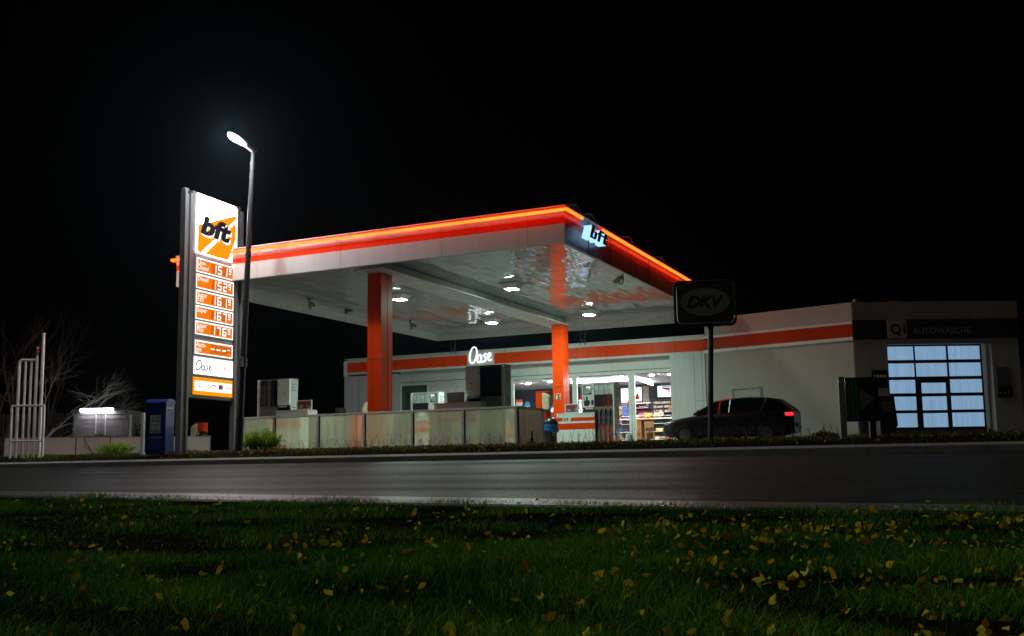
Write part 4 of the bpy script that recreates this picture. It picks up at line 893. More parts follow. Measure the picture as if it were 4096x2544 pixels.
    if number:
        b = MB(); p = sgn*(dx0+.10); M = M0@frame((p-.06 if sgn > 0 else p-.12, .017, H-.68), (1, 0, 0), (0, 0, 1)); put_text(b, number, M, 0, 0, .19, bold=.004)
        if stain: b.prism([(.05, -.16), (.22, -.18), (.30, -.05), (.27, .04), (.20, .07), (.20, .16), (.16, .22), (.13, .16), (.13, .06), (.05, .02), (.03, -.06)], 0, .002, M); b.prism([(.34, -.14), (.44, -.14), (.44, .05), (.34, .05)], 0, .002, M)
        b.build('pump_number', TXT, t)
    b = MB(); M = M0@frame((W/2+.004, .15, H-.20), (0, 1, 0), (0, 0, 1))
    for k, s_ in enumerate(side_text): put_text(b, s_, M, 0, -.105*k, .095, bold=.003)
    b.build('side_lettering', mat('side lettering', (.05, .055, .055), .5), t); b = MB(); M = M0@frame((W/2+.003, .22, 1.05), (0, 1, 0), (0, 0, 1))
    for k in range(5): b.prism([(0, .09*k), (.17, .09*k), (.17, .09*k+.03), (0, .09*k+.03)], 0, .001, M)
    b.build('sticker', mat('side lettering', (.05, .055, .055), .5), t)
    b = MB(); bx(b, -W/2-.012, W/2+.004, .08, H+.002, D+.01, H+.03); b.build('top_cover', ALU if display else DGREY, t)
    return t
ZC_ = .602
pA = pump('white fuel pump with black glass half standing left of the near column', -22.22, 27.9, False, False, side_text=['Super E10', 'Super', 'Diesel'])
pC = pump('large dark backed fuel pump in front of the glowing script sign', -13.98, 27.75, True, False, side_text=['Super E10', 'Super', 'Super Plus', 'Diesel'])
pD = pump('white fuel pump number 3 with four nozzles right of the right column', -13.50, 36.5, True, True, '3', stain=True)
pB = pump('white fuel pump number 5 standing in the back row behind the barrier', -21.35, 36.75, False, True, '5')
def console(label, u0, u1, Y, logo=False, vtop=None):
    x0, x1 = xa(u0, 1680, Y), xa(u1, 1680, Y); zt = 1.86
    t = thing('pump_console', label, 'cabinet', ((x0+x1)/2, Y, .602), 0, 'striped cabinets beside the pumps')
    b = MB(); b.box(x0, Y, .602, x1, Y+.55 if not logo else Y+.09, zt); b.build('cabinet', PUMPW, t, bevel=.008)
    b = MB(); gx0, gx1 = (x0+(x1-x0)*.17, x0+(x1-x0)*.36) if logo else (x0+.3, x0+.3)
    for z0, z1, gap in ((zt-.28, zt-.14, logo), (zt-.60, zt-.36, False)):
        if gap: b.add([(x0, Y-.003, z0), (gx0-.04, Y-.003, z0), (gx0, Y-.003, z1), (x0, Y-.003, z1)], [(0, 1, 2, 3)]); b.add([(gx1, Y-.003, z0), (x1, Y-.003, z0), (x1, Y-.003, z1), (gx1+.04, Y-.003, z1)], [(0, 1, 2, 3)])
        else: b.box(x0, Y-.004, z0, x1, Y-.001, z1)
    b.build('orange_stripe', ORANGE, t)
    if logo: b = MB(); put_text(b, 'bft', frame((gx0+.0, Y-.004, zt-.265), (1, 0, 0), (0, 0, 1)), 0, 0, .19, shear=.25, bold=.02); b.build('cabinet_lettering', TXT, t)
    b = MB(); b.box(x0-.01, Y-.015, zt+.002, x1+.01, Y+.5 if not logo else Y+.3, zt+.035); b.build('cabinet_top', ALU, t)
    if logo: b = MB(); b.tube([(x0+.07, Y-.001, zt-.11), (x0+.07, Y-.012, zt-.11)], .022, 10); b.tube([(x1-.08, Y-.001, zt-.06), (x1-.08, Y-.012, zt-.06)], .022, 10); b.build('lock', BLACK, t)
    return zt+.037
zcs = console('white and orange striped cabinet with black lettering left of pump 3', 2227, 2379, 36.38, True)
console('striped cabinet behind the frosted barrier right of the left pump', 1103, 1230, 27.55); console('striped cabinet behind the barrier left of the dark backed pump', 1737, 1925, 27.45)
console('striped cabinet behind the barrier beside pump 5', 1718, 1850, 36.45)
def poster(label, u0, v0, u1, v1, Y, back=False):
    p0, p1 = at(u0, v0, Y=Y), at(u1, v1, Y=Y); zb = max(p1.z, 1.90) if True else p1.z; W, H = p1.x-p0.x, p0.z-zb
    t = thing('poster_frame', label, 'poster', (p0.x+W/2, Y, zb), 0, 'framed posters on the cabinets'); M = frame((p0.x, Y, zb), (1, 0, 0), (0, 0, 1)); e = .035
    b = MB()
    b.box(0, 0, -.03, W, e, .012, M); b.box(0, H-e, -.03, W, H, .012, M); b.box(0, e+.001, -.03, e, H-e-.001, .012, M); b.box(W-e, e+.001, -.03, W, H-e-.001, .012, M); b.build('frame', ALU if not back else mat('frame mauve unlit', (.45, .36, .36), .4), t)  # mauve tone of the back-view frame stands for its unlit front
    b = MB(); b.m(0); b.box(e, e, -.02, W-e, H-e, -.002, M)
    if not back:
        b.m(1); b.box(e, H*.80, -.001, W-e, H-e-.005, .001, M); w_ = W-2*e
        for k in range(7): b.m(2+k % 5); a = e+w_*(.06+.13*k); hh = H*random.uniform(.22, .42); b.prism([(a, H*.22), (a+w_*.10, H*.20), (a+w_*.105, H*.22+hh*.8), (a+w_*.05, H*.22+hh), (a+.005, H*.22+hh*.75)], 0, .002+.0004*k, M)
        for k in range(4): b.m(6); b.prism([(e+w_*(.1+.22*k)+.035*math.cos(q), H*.14+.03*math.sin(q)) for q in np.linspace(0, 6.0, 9)], 0, .003, M)
    b.build('print', [mat('poster red', (.28, .05, .05), .3), mat('poster pink', (.5, .16, .18), .3), mat('poster green', (.22, .35, .14), .4), mat('poster cream', (.6, .52, .35), .4), mat('poster ochre', (.55, .35, .06), .4), mat('poster wine', (.3, .02, .03), .4), mat('poster blue', (.05, .12, .4), .4)] if not back else mat('poster back', (.42, .48, .44), .4), t)
    b = MB(); b.box(W*.3, -.037, -.18, W*.7, -.002, .012, M); b.build('foot', DGREY, t)
poster('framed food poster on the cabinet right of the left pump', 1188, 1602, 1247, 1652, 27.75)
poster('framed food poster on the lettered cabinet beside the right column', 2260, 1616, 2314.5, 1657, 36.5)
poster('poster frame seen from its plain back on the cabinet left of the dark pump', 1788.5, 1571, 1856, 1624, 27.6, True)

# ------------------------------------------------------------------ service posts and bins
def service_post(label, x, y, side, h=1.95, group='orange service posts'):
    t = thing('service_post', label, 'service post', (x, y, .52), 0, group); M = WM[t.name]
    b = MB(); b.box(-.22, 0, 0, -.02, .30, h, M); b.box(-.018, .006, 0, .22, .30, h, M); b.m(1); b.box(-.23, -.01, h+.002, .23, .31, h+.03, M); b.build('pillar', [ORANGE, ORANGE], t, bevel=.006)
    prof = [(0, 0), (.20, -.02), (.27, .03), (.27, .32), (.24, .44), (.17, .54), (.05, .585), (0, .59)]
    b = MB(); Md = M@frame((side*.08, -.02, h-.62), (side, 0, 0), (0, 0, 1)); b.prism(prof if side > 0 else prof, -.12 if side > 0 else -.12, .12, Md); b.build('towel_dispenser', CREAM, t, bevel=.02)
    b = MB(); b.box(side*.10, -.10, h-.70, side*.30, .06, h-.645, M); b.build('dispenser_outlet', DGREY, t)
def bin_(label, x, y, group='black waste bins with blue bags'):
    t = thing('waste_bin', label, 'bin', (x, y, .52), 0, group); M = WM[t.name]
    b = MB(); b.lathe([(.18, 0), (.20, .04), (.245, .72), (.25, .74)], (0, 0, 0), 20, M); b.build('bin_body', BLACK, t, smooth=False)
    b = MB()
    n = 28; vs = []; fs = []
    for k, (r, z) in enumerate([(.262, .80), (.285, .74), (.275, .66), (.285, .60), (.262, .56)]):
        for j in range(n): a = 2*math.pi*j/n; rr = r+.012*math.sin(j*2.7+k*1.9)+random.uniform(-.006, .006); vs.append((rr*math.cos(a), rr*math.sin(a), z-.05*math.cos(a)*(k > 2)+random.uniform(-.012, .012)))
    for k in range(4):
        for j in range(n): fs.append((k*n+j, k*n+(j+1) % n, (k+1)*n+(j+1) % n, (k+1)*n+j))
    b.add(vs, fs, M); b.build('bag', BLUEBAG, t)
    b = MB(); b.lathe([(.27, .80), (.28, .83), (.25, .90), (.20, .98), (.12, 1.03), (.02, 1.04)], (0, 0, 0), 20, M); b.build('lid', BLACK, t, smooth=True)
    b = MB(); b.tube([(.20+.03*math.cos(a), -.17, .46+.06*math.sin(a)) for a in np.linspace(0, 6.2, 12)], .008, 5, False, M); b.build('handle', ALU, t)
q = at(2166, 1600, Y=32.6); service_post('orange service post with cream towel dispenser left of the right column', q.x, 32.6, 1)
q = at(2201, 1700, Y=32.3); bin_('black waste bin with blue bag before the right orange column', q.x, 32.3)
q = at(1488, 1600, Y=32.9); service_post('orange service post hidden behind the near column, its dispenser peeking out left', q.x, 32.9, -1)
q = at(797, 1690, Y=33.5); service_post('orange service post seen between the legs of the price sign', q.x, 33.5, -1, h=q.z-.55)
q2_ = at(807, 1760, Y=33.0); bin_('black waste bin with blue bag between the legs of the price sign', q2_.x, 33.0)
q = at(1358, 1660, Y=41.5); b = MB(); b.box(q.x-.18, 41.4, .5, q.x+.10, 41.9, q.z+.35); b.m(1); b.box(q.x-.1, 41.395, .9, q.x+.06, 41.3985, 1.5)
tag(b.build('gas_cabinet', [DGREY, ALU], bevel=.02), 'small dark cabinet at the left corner of the shop wall', 'cabinet')

# hose bracket and low things on the kerb of the right island
q = at(2505, 1755, Y=35.6)
t = thing('watering_can', 'metal watering can standing on the ground right of pump 3', 'watering can', (q.x, 35.6, .52)); z0 = q.z-.12
b = MB(); b.lathe([(.13, 0), (.145, .02), (.13, .26), (.10, .30)], (q.x+.12, 35.6, z0), 16); b.build('can_body', ALU, t)
b = MB(); b.tube([(q.x+.02, 35.6, z0+.05), (q.x-.18, 35.6, z0+.16), (q.x-.32, 35.6, z0+.32)], [.04, .03, .02], 8); b.tube([(q.x-.31, 35.6, z0+.31), (q.x-.37, 35.6, z0+.35)], [.03, .06], 10); b.build('spout', ALU, t)
b = MB(); b.tube([(q.x+.24, 35.6, z0+.1), (q.x+.38, 35.6, z0+.24), (q.x+.24, 35.6, z0+.36), (q.x+.05, 35.6, z0+.34)], .014, 6); b.build('handle', ALU, t)
b = MB(); b.box(q.x-.25, 35.4, .52, q.x+.35, 35.8, z0-.002); tag(b.build('plinth', CONCRETE), 'low concrete plinth under the watering can', 'plinth')
q = at(2128, 1760, Y=24.5); b = MB(); b.tube([(q.x, 24.5, .48), (q.x, 24.5, .62)], .035, 8); b.tube([(q.x, 24.5, .62), (q.x, 24.5, .66)], .05, 8); b.tube([(q.x, 24.5, .66), (q.x, 24.5, .84)], .022, 8)
tag(b.build('marker_peg', BLACK), 'short black marker peg in the grass before the right barrier end', 'peg')

# ------------------------------------------------------------------ dark oval sign on a pole
E2 = (math.cos(math.radians(20)), math.sin(math.radians(20))); A2 = (-5.87, 23.3)
sA = lambda u, v: at(u, v, A=A2, D=E2)
c_tl, c_tr, c_bl, c_br = sA(2695, 1124), sA(2939, 1119), sA(2700, 1304), sA(2950, 1296); base = Vector((-5.86, 23.3, .38))
dk = thing('oval_sign', 'dark unlit square sign with an oval and DKV lettering on a thin pole', 'sign', base, math.radians(20))
zb_, zt_ = (c_bl.z+c_br.z)/2, (c_tl.z+c_tr.z)/2; ex = Vector((E2[0], E2[1], 0)); Wd = (c_tr-c_tl).dot(ex); o_ = Vector((c_tl.x, c_tl.y, zb_)); o_.z = zb_
Md = frame(o_, ex, (0, 0, 1)); Hd = zt_-zb_
def rrect(x0, y0, x1, y1, r, k=5):
    o = []
    for cx, cy, a0 in ((x1-r, y1-r, 0), (x0+r, y1-r, 90), (x0+r, y0+r, 180), (x1-r, y0+r, 270)):
        o += [(cx+r*math.cos(math.radians(a0+90*i/k)), cy+r*math.sin(math.radians(a0+90*i/k))) for i in range(k+1)]
    return o
b = MB(); b.prism(rrect(0.06, .06, Wd-.06, Hd-.06, .10), -.16, 0, Md); b.build('sign_box', mat('sign brown unlit', (.05, .016, .005), .5), dk)  # face and oval colours darkened to stand for the unlit front
b = MB(); rr = rrect(0, 0, Wd, Hd, .14, 6); b.tube([Md@Vector((x, y, -.08)) for x, y in rr+rr[:1]], .024, 8, False); b.tube([Md@Vector((x, y, -.08)) for x, y in rrect(.035, .035, Wd-.035, Hd-.035, .12, 6)], .016, 6, False); b.build('tube_frame', STEEL, dk)
b = MB(); b.prism(arc(Wd/2, Hd*.52, Wd*.405, Hd*.31, 0, 350, 30), .001, .006, Md); ov = b.build('oval', mat('oval unlit', (.19, .21, .155), .5), dk)
b = MB(); put_text(b, 'DKV', Md@Matrix.Translation((0, 0, .009)), Wd*.19, Hd*.40, Hd*.36, shear=.32, bold=.03); b.build('oval_lettering', TXT, ov)
b = MB(); pc = (sA(2844, 1310)); pcx = (Vector((pc.x, pc.y, 0))-Vector((o_.x, o_.y, 0))).dot(ex); topc = Md@Vector((pcx, 0, -.08))
b.tube([base, topc+Vector((0, 0, -.10))], .062, 14); b.tube([topc+Vector((0, 0, -.10)), topc+Vector((0, 0, .0))], [.062, .10], 14); b.box(pcx-.25, -.03, -.11, pcx+.25, .035, -.05, Md)
b.build('pole', DSTEEL, dk)
# direction board
A3 = (-2.75, 22.0); sB = lambda u, v: at(u, v, A=A3, D=E2); tl, tr, bl_ = sB(3352, 1511), sB(3510, 1516), sB(3362, 1687)
db = thing('direction_board', 'dark direction board with faint arrow standing on two posts by the wash', 'sign', (tl.x, tl.y, .35), math.radians(20)); W_, H_ = (tr-tl).dot(ex), tl.z-bl_.z
Mb = frame((tl.x, tl.y, bl_.z), ex, (0, 0, 1))
b = MB(); b.m(0); b.box(.14, 0, -.10, W_, H_, 0, Mb); b.m(1)
for k in range(3): b.box(.145+.09*k, .01, .001, .145+.09*k+.075, H_-.01, .012, Mb)
b.build('board', [BLACK, mat('board green', (.03, .09, .04), .5)], db)
b = MB(); b.prism([(W_*.52, H_*.22), (W_*.90, H_*.50), (W_*.52, H_*.78)], .001, .006, Mb); b.build('arrow', mat('arrow grey', (.12, .12, .11), .5), db)
for a in (0.0, W_-.18): b = MB(); b.box(a, .3-bl_.z, -.11 if a == 0 else -.21, a+.125, H_+.02 if a == 0 else -.002, .02 if a == 0 else -.105, Mb); b.build('post', GREYP, db)
q = at(3545, 1640, Y=36.5); M = Matrix.Translation((q.x, 36.5, .5))@Matrix.Rotation(math.radians(24), 4, 'Z')
t = thing('coin_terminal', 'black coin terminal standing left of the wash hall door', 'terminal', (q.x, 36.5, .5), math.radians(24)); hh = at(3545, 1585, Y=36.5).z-.5
b = MB(); b.prism([(-.30, .0), (-.30, hh), (.22, hh), (.30, hh-1.0), (.22, hh-1.1), (.22, 0)], -.2, .2, M@Matrix.Rotation(math.radians(90), 4, 'X')); b.build('terminal_body', BLACK, t); b = MB(); b.box(-.2, -.212, hh-.55, .1, -.203, hh-.2, M); b.build('terminal_panel', DGREY, t)
q = at(3464, 1720, Y=33); bin_('black waste bin with blue bag behind the direction board', q.x, 33)

# ------------------------------------------------------------------ car wash hall
AW = (-10.93, 43.0); DW = (math.cos(math.radians(14)), -math.sin(math.radians(14)))
NW = at(3406, 1206.5, A=AW, D=DW); EW = (math.cos(math.radians(27)), math.sin(math.radians(27))); ZTW = 6.12
LW = math.hypot(NW.x-AW[0], NW.y-AW[1])
hall = thing('wash_hall', 'tall white car wash hall with glowing blue sectional door', 'car wash', (NW.x, NW.y, .5))
MS = frame((AW[0], AW[1], 0), (DW[0], DW[1], 0), (0, 0, 1)); MF = frame((NW.x, NW.y, 0), (EW[0], EW[1], 0), (0, 0, 1))
b = MB(); b.box(.04, .3, -.3, LW-.03, 4.60, 0, MS); b.box(.04, 5.27, -.3, LW-.03, ZTW, 0, MS); b.box(.04, 4.602, -.3, LW-.03, 5.268, -.002, MS)
b.m(1); b.box(2.98, .5, .0005, 2.99, 2.9, .003, MS)
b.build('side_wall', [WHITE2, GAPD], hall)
b = MB(); b.m(0); b.box(.0, 4.605, .0, LW-.005, 4.735, .06, MS); b.box(0, 5.255, 0, LW-.005, 5.36, .06, MS); b.m(1)
for a in (1.55, 3.1, 4.65): b.box(a-.006, 4.61, .0605, a+.006, 5.355, .063, MS)
b.build('side_trim', [WHITE, GAPD], hall)
b = MB(); b.box(0, 4.737, .0, LW-.005, 5.253, .056, MS); b.build('orange_band', mat('shaded orange band', (.42, .030, .001), .45, spec=.1), hall)  # orange darkened in the paint for the weaker light on this wall
BEIGE = mat('wash beige', (.27, .225, .185), .6, var=.12, streak=1.5); DBAND = mat('wash dark band', (.018, .018, .02), .4)
fx0, fx1, jx, dz0, dz1 = 1.32, 5.48, 5.22, .52, 4.42
b = MB(); b.box(0, .3, -.3, fx0, 4.62, 0, MF); b.box(fx1, .3, -.3, 6.58, 4.62, 0, MF); b.box(fx0, dz1, -.3, fx1, 4.62, 0, MF); b.m(1); b.box(-.0, 5.405, -.3, 6.62, ZTW, .02, MF)
b.m(0); b.box(fx1, .3, -.52, fx1+.25, 4.5, -.302, MF)
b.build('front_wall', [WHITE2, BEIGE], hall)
b = MB(); b.box(0, 4.622, -.3, 6.62, 5.403, .03, MF); b.build('dark_band', DBAND, hall)
b = MB(); b.box(1.36, 4.65, .032, 2.11, 5.39, .07, MF); qp = b.build('logo_plate', mat('plate pale', (.34, .33, .30), .4), hall)
b = MB(); put_text(b, 'Q1', MF@Matrix.Translation((0, 0, .073)), 1.46, 4.84, .52, bold=.035); b.build('logo_lettering', TXT, qp)
b = MB(); put_text(b, 'AUTOWÄSCHE', MF@Matrix.Translation((0, 0, .034)), 2.36, 4.83, .338); b.build('wash_lettering', mat('letter rose', (.42, .32, .30), .5), hall)
b = MB(); b.box(.3, ZTW-.4, -8.2, LW-.3+.0, ZTW-.2, -.32, MS); b.build('roof_deck', DGREY, hall)
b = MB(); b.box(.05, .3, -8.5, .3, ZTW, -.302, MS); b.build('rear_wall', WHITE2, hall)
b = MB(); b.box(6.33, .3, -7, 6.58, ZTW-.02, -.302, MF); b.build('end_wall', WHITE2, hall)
# sectional door, recessed
FR = mat('door frame dark', (.03, .035, .045), .45); PANE = emis('frosted lit pane', (.24, .41, .61), .85, var=.17, scale=1.3, streak=16)
PANEL = mat('door panel grey', (.17, .165, .17), .4)
zR = -.30; ds = thing_door = None
rowz = [(4.36, 3.82), (3.69, 3.155), (3.03, 2.50), (2.37, 1.83), (1.71, 1.16), (1.04, .62)]; colx = [(1.36, 2.48), (2.54, 3.80), (3.87, 5.16)]
b = MB()
ze = [dz1]+[v for r in rowz for v in r]+[dz0-.05]
for i in range(0, len(ze), 2): b.box(fx0, ze[i+1], zR-.06, jx, ze[i], zR+.02, MF)
for (z1, z0) in rowz:
    for x0, x1 in ((fx0, colx[0][0]), (colx[0][1], colx[1][0]), (colx[1][1], colx[2][0]), (colx[2][1], jx)): b.box(x0, z0+.001, zR-.058, x1, z1-.001, zR+.017, MF)
sd = b.build('sectional_door', FR, hall)
b = MB(); wz = 3.06
b.box(2.58, .56, zR+.021, 2.70, wz, zR+.045, MF); b.box(3.68, .56, zR+.021, 3.80, wz, zR+.045, MF)
wrow = [(2.90, 2.49), (2.36, 1.82), (1.70, 1.15), (1.02, .66)]; zz = [wz]+[v for r in wrow for v in r]+[.56]
for i in range(0, len(zz), 2): b.box(2.701, zz[i+1], zR+.021, 3.679, zz[i], zR+.043, MF)
b.box(2.605, 1.5, zR+.046, 2.66, 1.72, zR+.085, MF)
wk = b.build('wicket_door', FR, hall)
for ri, (z1, z0) in enumerate(rowz):
    for ci, (x0, x1) in enumerate(colx):
        b = MB(); lit = ri < 5
        if ci == 1 and ri >= 2: continue
        b.box(x0, z0, zR-.03, x1, z1, zR-.02, MF); b.build('pane' if lit else 'lower_panel', PANE if lit else PANEL, sd)
for k, (z1, z0) in enumerate(wrow):
    b = MB(); b.box(2.701, z0, zR+.028, 3.679, z1, zR+.036, MF); b.build('pane' if k < 3 else 'lower_panel', PANE if k < 3 else PANEL, wk)
b = MB(); b.box(2.50, 1.05, zR-.05, 3.85, 3.05, zR-.04, MF); b.build('door_core', FR, sd)
# notices on the front
def notice(label, x0, z0, x1, z1, m_, detail):
    t = thing('notice_board', label, 'notice', MF@Vector(((x0+x1)/2, z0, 0))); b = MB(); b.box(x0, z0, .001, x1, z1, .03, MF); b.build('board', m_, t)
    b = MB(); detail(b); b.build('print', [TXTW, mat('print yellow', (.5, .42, .08), .5), mat('print blue', (.12, .14, .2), .5)], t)
def four(b):
    for k in range(4): b.m(0); b.box(.70+.13*k, 3.12, .031, .79+.13*k, 3.22, .034, MF)
notice('dark notice with four small symbols left of the wash door', .63, 2.71, 1.23, 3.40, BLACK, four)
def three(b):
    for k in range(3): b.m(1); b.prism([(5.68+.15*k, 2.42), (5.77+.15*k, 2.42), (5.725+.15*k, 2.50)], .031, .034, MF)
notice('black notice with three yellow marks right of the wash door', 5.62, 2.26, 6.20, 2.70, BLACK, three)
def lines(b):
    b.m(2)
    for k in range(9): b.box(5.66, 2.78+.06*k, .031, 6.02-.03*(k % 3), 2.80+.06*k, .034, MF)
notice('grey information board on the wall right of the wash door', 5.60, 2.72, 6.14, 3.45, mat('info grey', (.10, .10, .12), .5), lines)
b = MB(); b.box(5.30, .95, -.30, 5.36, 1.06, -.25, MF); 
tag(b.build('wall_switch', BLACK), 'small black switch on the bright door reveal of the wash', 'switch')
b = MB(); b.box(6.66, .3, -1.2, 9.5, 3.42, -.2, MF); b.m(1); b.box(6.66, 3.421, -1.25, 9.5, 3.47, -.15, MF); tag(b.build('annex_wall', [mat('annex rose', (.34, .25, .24), .6), DGREY]), 'low pinkish wall at the right end of the wash hall', 'wall')
# pipe frame on the side wall
b = MB(); p0 = at(2931, 1557, A=AW, D=DW); p1 = at(3043, 1549, A=AW, D=DW); off = Vector((DW[1], -DW[0], 0))*-1; off = Vector((-math.sin(math.radians(14)), -math.cos(math.radians(14)), 0))*.06
b.tube([Vector((p0.x, p0.y, p0.z-.35))+off, p0+off, Vector((p1.x, p1.y, p0.z+.02))+off, Vector((p1.x, p1.y, p0.z-.5))+off], .028, 6); tag(b.build('wall_pipe', DARKWHITE), 'thin bent pipe on the wash wall above the parked car', 'pipe')
for u, lab in ((3419, 'small red dome light on the roof corner of the wash'),):
    q = at(u, 1193, A=AW, D=DW); b = MB(); b.lathe([(.10, 0), (.11, .04), (.08, .12), (.02, .16)], (NW.x+.1, NW.y+.25, ZTW+.002), 12); tag(b.build('dome_light', mat('red dome', (.5, .03, .01), .3)), lab, 'lamp')
b = MB(); b.box(1.7, ZTW+.002, -.6, 2.0, ZTW+.10, -.3, MF); tag(b.build('roof_vent', mat('vent red', (.35, .03, .015), .5)), 'flat red vent on the wash roof', 'vent')

# ------------------------------------------------------------------ parked dark hatchback (facing left)
CARP = mat('car paint', (.022, .020, .023), .28, coat=.25, var=.05); CGL = mat('car glass', (.006, .010, .010), .05, coat=.3); TYRE = mat('tyre', (.012, .012, .012), .8); RIM = mat('rim', (.35, .35, .36), .3, metal=.8)
def car(x, y, rz, label):
    t = thing('parked_car', label, 'car', (x, y, .522), rz); M = WM[t.name]      # local +x is the nose
    # lower body: stations along the length (x, half width, z sill, z mid, z belt)
    st = [(2.16, .50, .34, .48, .60), (2.08, .70, .24, .50, .70), (1.80, .82, .20, .52, .79), (1.35, .87, .19, .54, .86), (.75, .885, .19, .55, .94), (0, .89, .19, .55, .97), (-.9, .89, .19, .56, 1.0), (-1.6, .87, .20, .57, 1.02), (-1.98, .80, .25, .58, 1.02), (-2.12, .70, .34, .60, .98)]
    b = MB(); rings = []
    for (sx_, w_, z0, z1, z2) in st:
        half = [(0, z0), (w_*.80, z0), (w_*.97, z0+.10), (w_, z1), (w_*.985, z2-.10), (w_*.93, z2-.01), (w_*.80, z2+.02), (0, z2+.035)]
        ring = [(sx_, a, z) for a, z in half]+[(sx_, -a, z) for a, z in half[-2:0:-1]]; rings.append(ring)
    n = len(rings[0]); vs = [p for r in rings for p in r]; fs = []
    for i in range(len(rings)-1):
        for j in range(n): fs.append((i*n+j, i*n+(j+1) % n, (i+1)*n+(j+1) % n, (i+1)*n+j))
    fs += [tuple(range(n)), tuple((len(rings)-1)*n+j for j in range(n-1, -1, -1))]
    b.add(vs, fs, M); bo = b.build('body', CARP, t, smooth=True); md = bo.modifiers.new('s', 'SUBSURF'); md.levels = md.render_levels = 2
    # greenhouse
    gh = [(1.05, .72, .93), (.95, .73, .98), (.28, .64, 1.38), (.05, .63, 1.425), (-.7, .62, 1.455), (-1.3, .60, 1.42), (-1.62, .59, 1.36), (-2.02, .66, 1.04)]
    b = MB(); vs = []; fs = []; 
    for (sx_, w_, z_) in gh:
        zb = .92 if sx_ > -1.7 else 1.0; wb = .80 if -1.9 < sx_ < .9 else .72
        vs += [(sx_, wb, zb), (sx_, w_+(wb-w_)*.12, zb+(z_-zb)*.86), (sx_, w_*.88, z_), (sx_, 0, z_+.02), (sx_, -w_*.88, z_), (sx_, -w_-(wb-w_)*.12, zb+(z_-zb)*.86), (sx_, -wb, zb)]
    for i in range(len(gh)-1):
        for j in range(6): fs.append((i*7+j, i*7+j+1, (i+1)*7+j+1, (i+1)*7+j))
    b.add(vs, fs, M); gl = b.build('windows', CGL, t, smooth=True)
    b = MB()
    roof = [(.30, .60, 1.392), (.05, .60, 1.437), (-.7, .60, 1.468), (-1.3, .58, 1.435), (-1.66, .57, 1.372)]
    vs = []; fs = []
    for (sx_, w_, z_) in roof: vs += [(sx_, w_*1.06, z_-.06), (sx_, w_*.9, z_), (sx_, 0, z_+.018), (sx_, -w_*.9, z_), (sx_, -w_*1.06, z_-.06)]
    for i in range(4):
        for j in range(4): fs.append((i*5+j, i*5+j+1, (i+1)*5+j+1, (i+1)*5+j))
    b.add(vs, fs, M); b.build('roof', CARP, t, smooth=True)
    for s_ in (1, -1):
        b = MB()
        b.tube([(1.06, s_*.77, .95), (.28, s_*.665, 1.36)], .035, 6, True, M); b.tube([(-.12, s_*.80, .96), (-.16, s_*.655, 1.40)], .035, 6, True, M); b.tube([(-1.15, s_*.80, .99), (-1.32, s_*.63, 1.38)], .06, 6, True, M); b.tube([(-1.62, s_*.62, 1.34), (-2.05, s_*.72, 1.02)], .05, 6, True, M)
        b.build('pillar', CARP, t)
        b = MB(); b.prism(rrect(-.09, -.06, .09, .06, .04), -.05, .05, M@Matrix.Translation((.82, s_*.98, 1.02))@Matrix.Rotation(math.pi/2, 4, 'Y')@Matrix.Rotation(math.pi/2, 4, 'Z')); b.build('mirror', CARP, t, smooth=False)
        b = MB(); b.prism([(-.13, 0), (.20, .03), (.16, .13), (-.12, .12)], 0, .03, M@Matrix.Translation((1.95, s_*.60, .62))@frame((0, 0, 0), (-.75, s_*.62, 0), (0, 0, 1))); b.build('headlight', mat('headlight glass', (.5, .5, .5), .1), t)
        b = MB(); b.box(-2.10, s_*.44, .83, -1.86, s_*.80, .93, M); b.build('tail_light', emis('tail light', (1.0, .02, .03), 2.2), t)
        for wx in (1.32, -1.30):
            Mw = M@Matrix.Translation((wx, s_*.80, .31))@Matrix.Rotation(math.pi/2, 4, 'X')
            b = MB(); b.lathe([(.20, -.10), (.29, -.10), (.31, -.06), (.31, .06), (.29, .10), (.20, .10)], (0, 0, 0), 24, Mw); ty = b.build('tyre', TYRE, t)
            b = MB(); b.lathe([(.19, -.104), (.17, -.108), (.05, -.112), (.02, -.114)], (0, 0, 0), 20, Mw) if s_ > 0 else b.lathe([(.19, .104), (.17, .108), (.05, .112), (.02, .114)], (0, 0, 0), 20, Mw); b.build('rim', RIM, ty)
        b = MB(); b.box(-.62, s_*.893, .82, -.42, s_*.91, .85, M); b.build('door_handle', CARP, t)
    b = MB(); b.box(2.10, -.26, .36, 2.185, .26, .47, M); b.box(-2.165, -.26, .50, -2.09, .26, .61, M); b.build('number_plate', mat('plate white', (.55, .55, .52), .5), t)
    b = MB(); b.box(1.9, -.45, .52, 2.165, .45, .60, M); b.build('grille', BLACK, t)
_cx = at(2925, 1700, Y=33.0).x
car(_cx, 33.0, math.pi+.02, 'dark hatchback with red tail light in front of the wash wall')

# ------------------------------------------------------------------ left side: postbox, wall, pipes, container
pbx = atd(580, 1814, 27.9); rzb = math.radians(17)
box = thing('postbox', 'blue freestanding postbox with curved roof and pale poster beside the sign', 'postbox', (pbx.x, pbx.y, .40), rzb); M = WM[box.name]
BLUE = mat('postbox blue', (.006, .03, .24), .35, var=.08); Wb, Db, Hb = .58, .52, 1.42
b = MB(); b.box(0, 0, .06, Wb, Db, Hb, M); b.m(1); b.box(.02, .02, 0, Wb-.02, Db-.02, .058, M); b.m(0)
b.box(-.012, -.012, .06, .03, -.001, Hb, M); b.box(Wb-.03, -.012, .06, Wb+.012, -.001, Hb, M)
b.build('body', [BLUE, DGREY], box, bevel=.008)
b = MB(); pr = arc(Db/2, Hb, Db/2+.03, .12, 0, 180, 12); Mr = M@frame((-.02, 0, .002), (0, 1, 0), (0, 0, 1)); b.prism(pr, 0, Wb+.04, Mr); b.build('roof', BLUE, box)
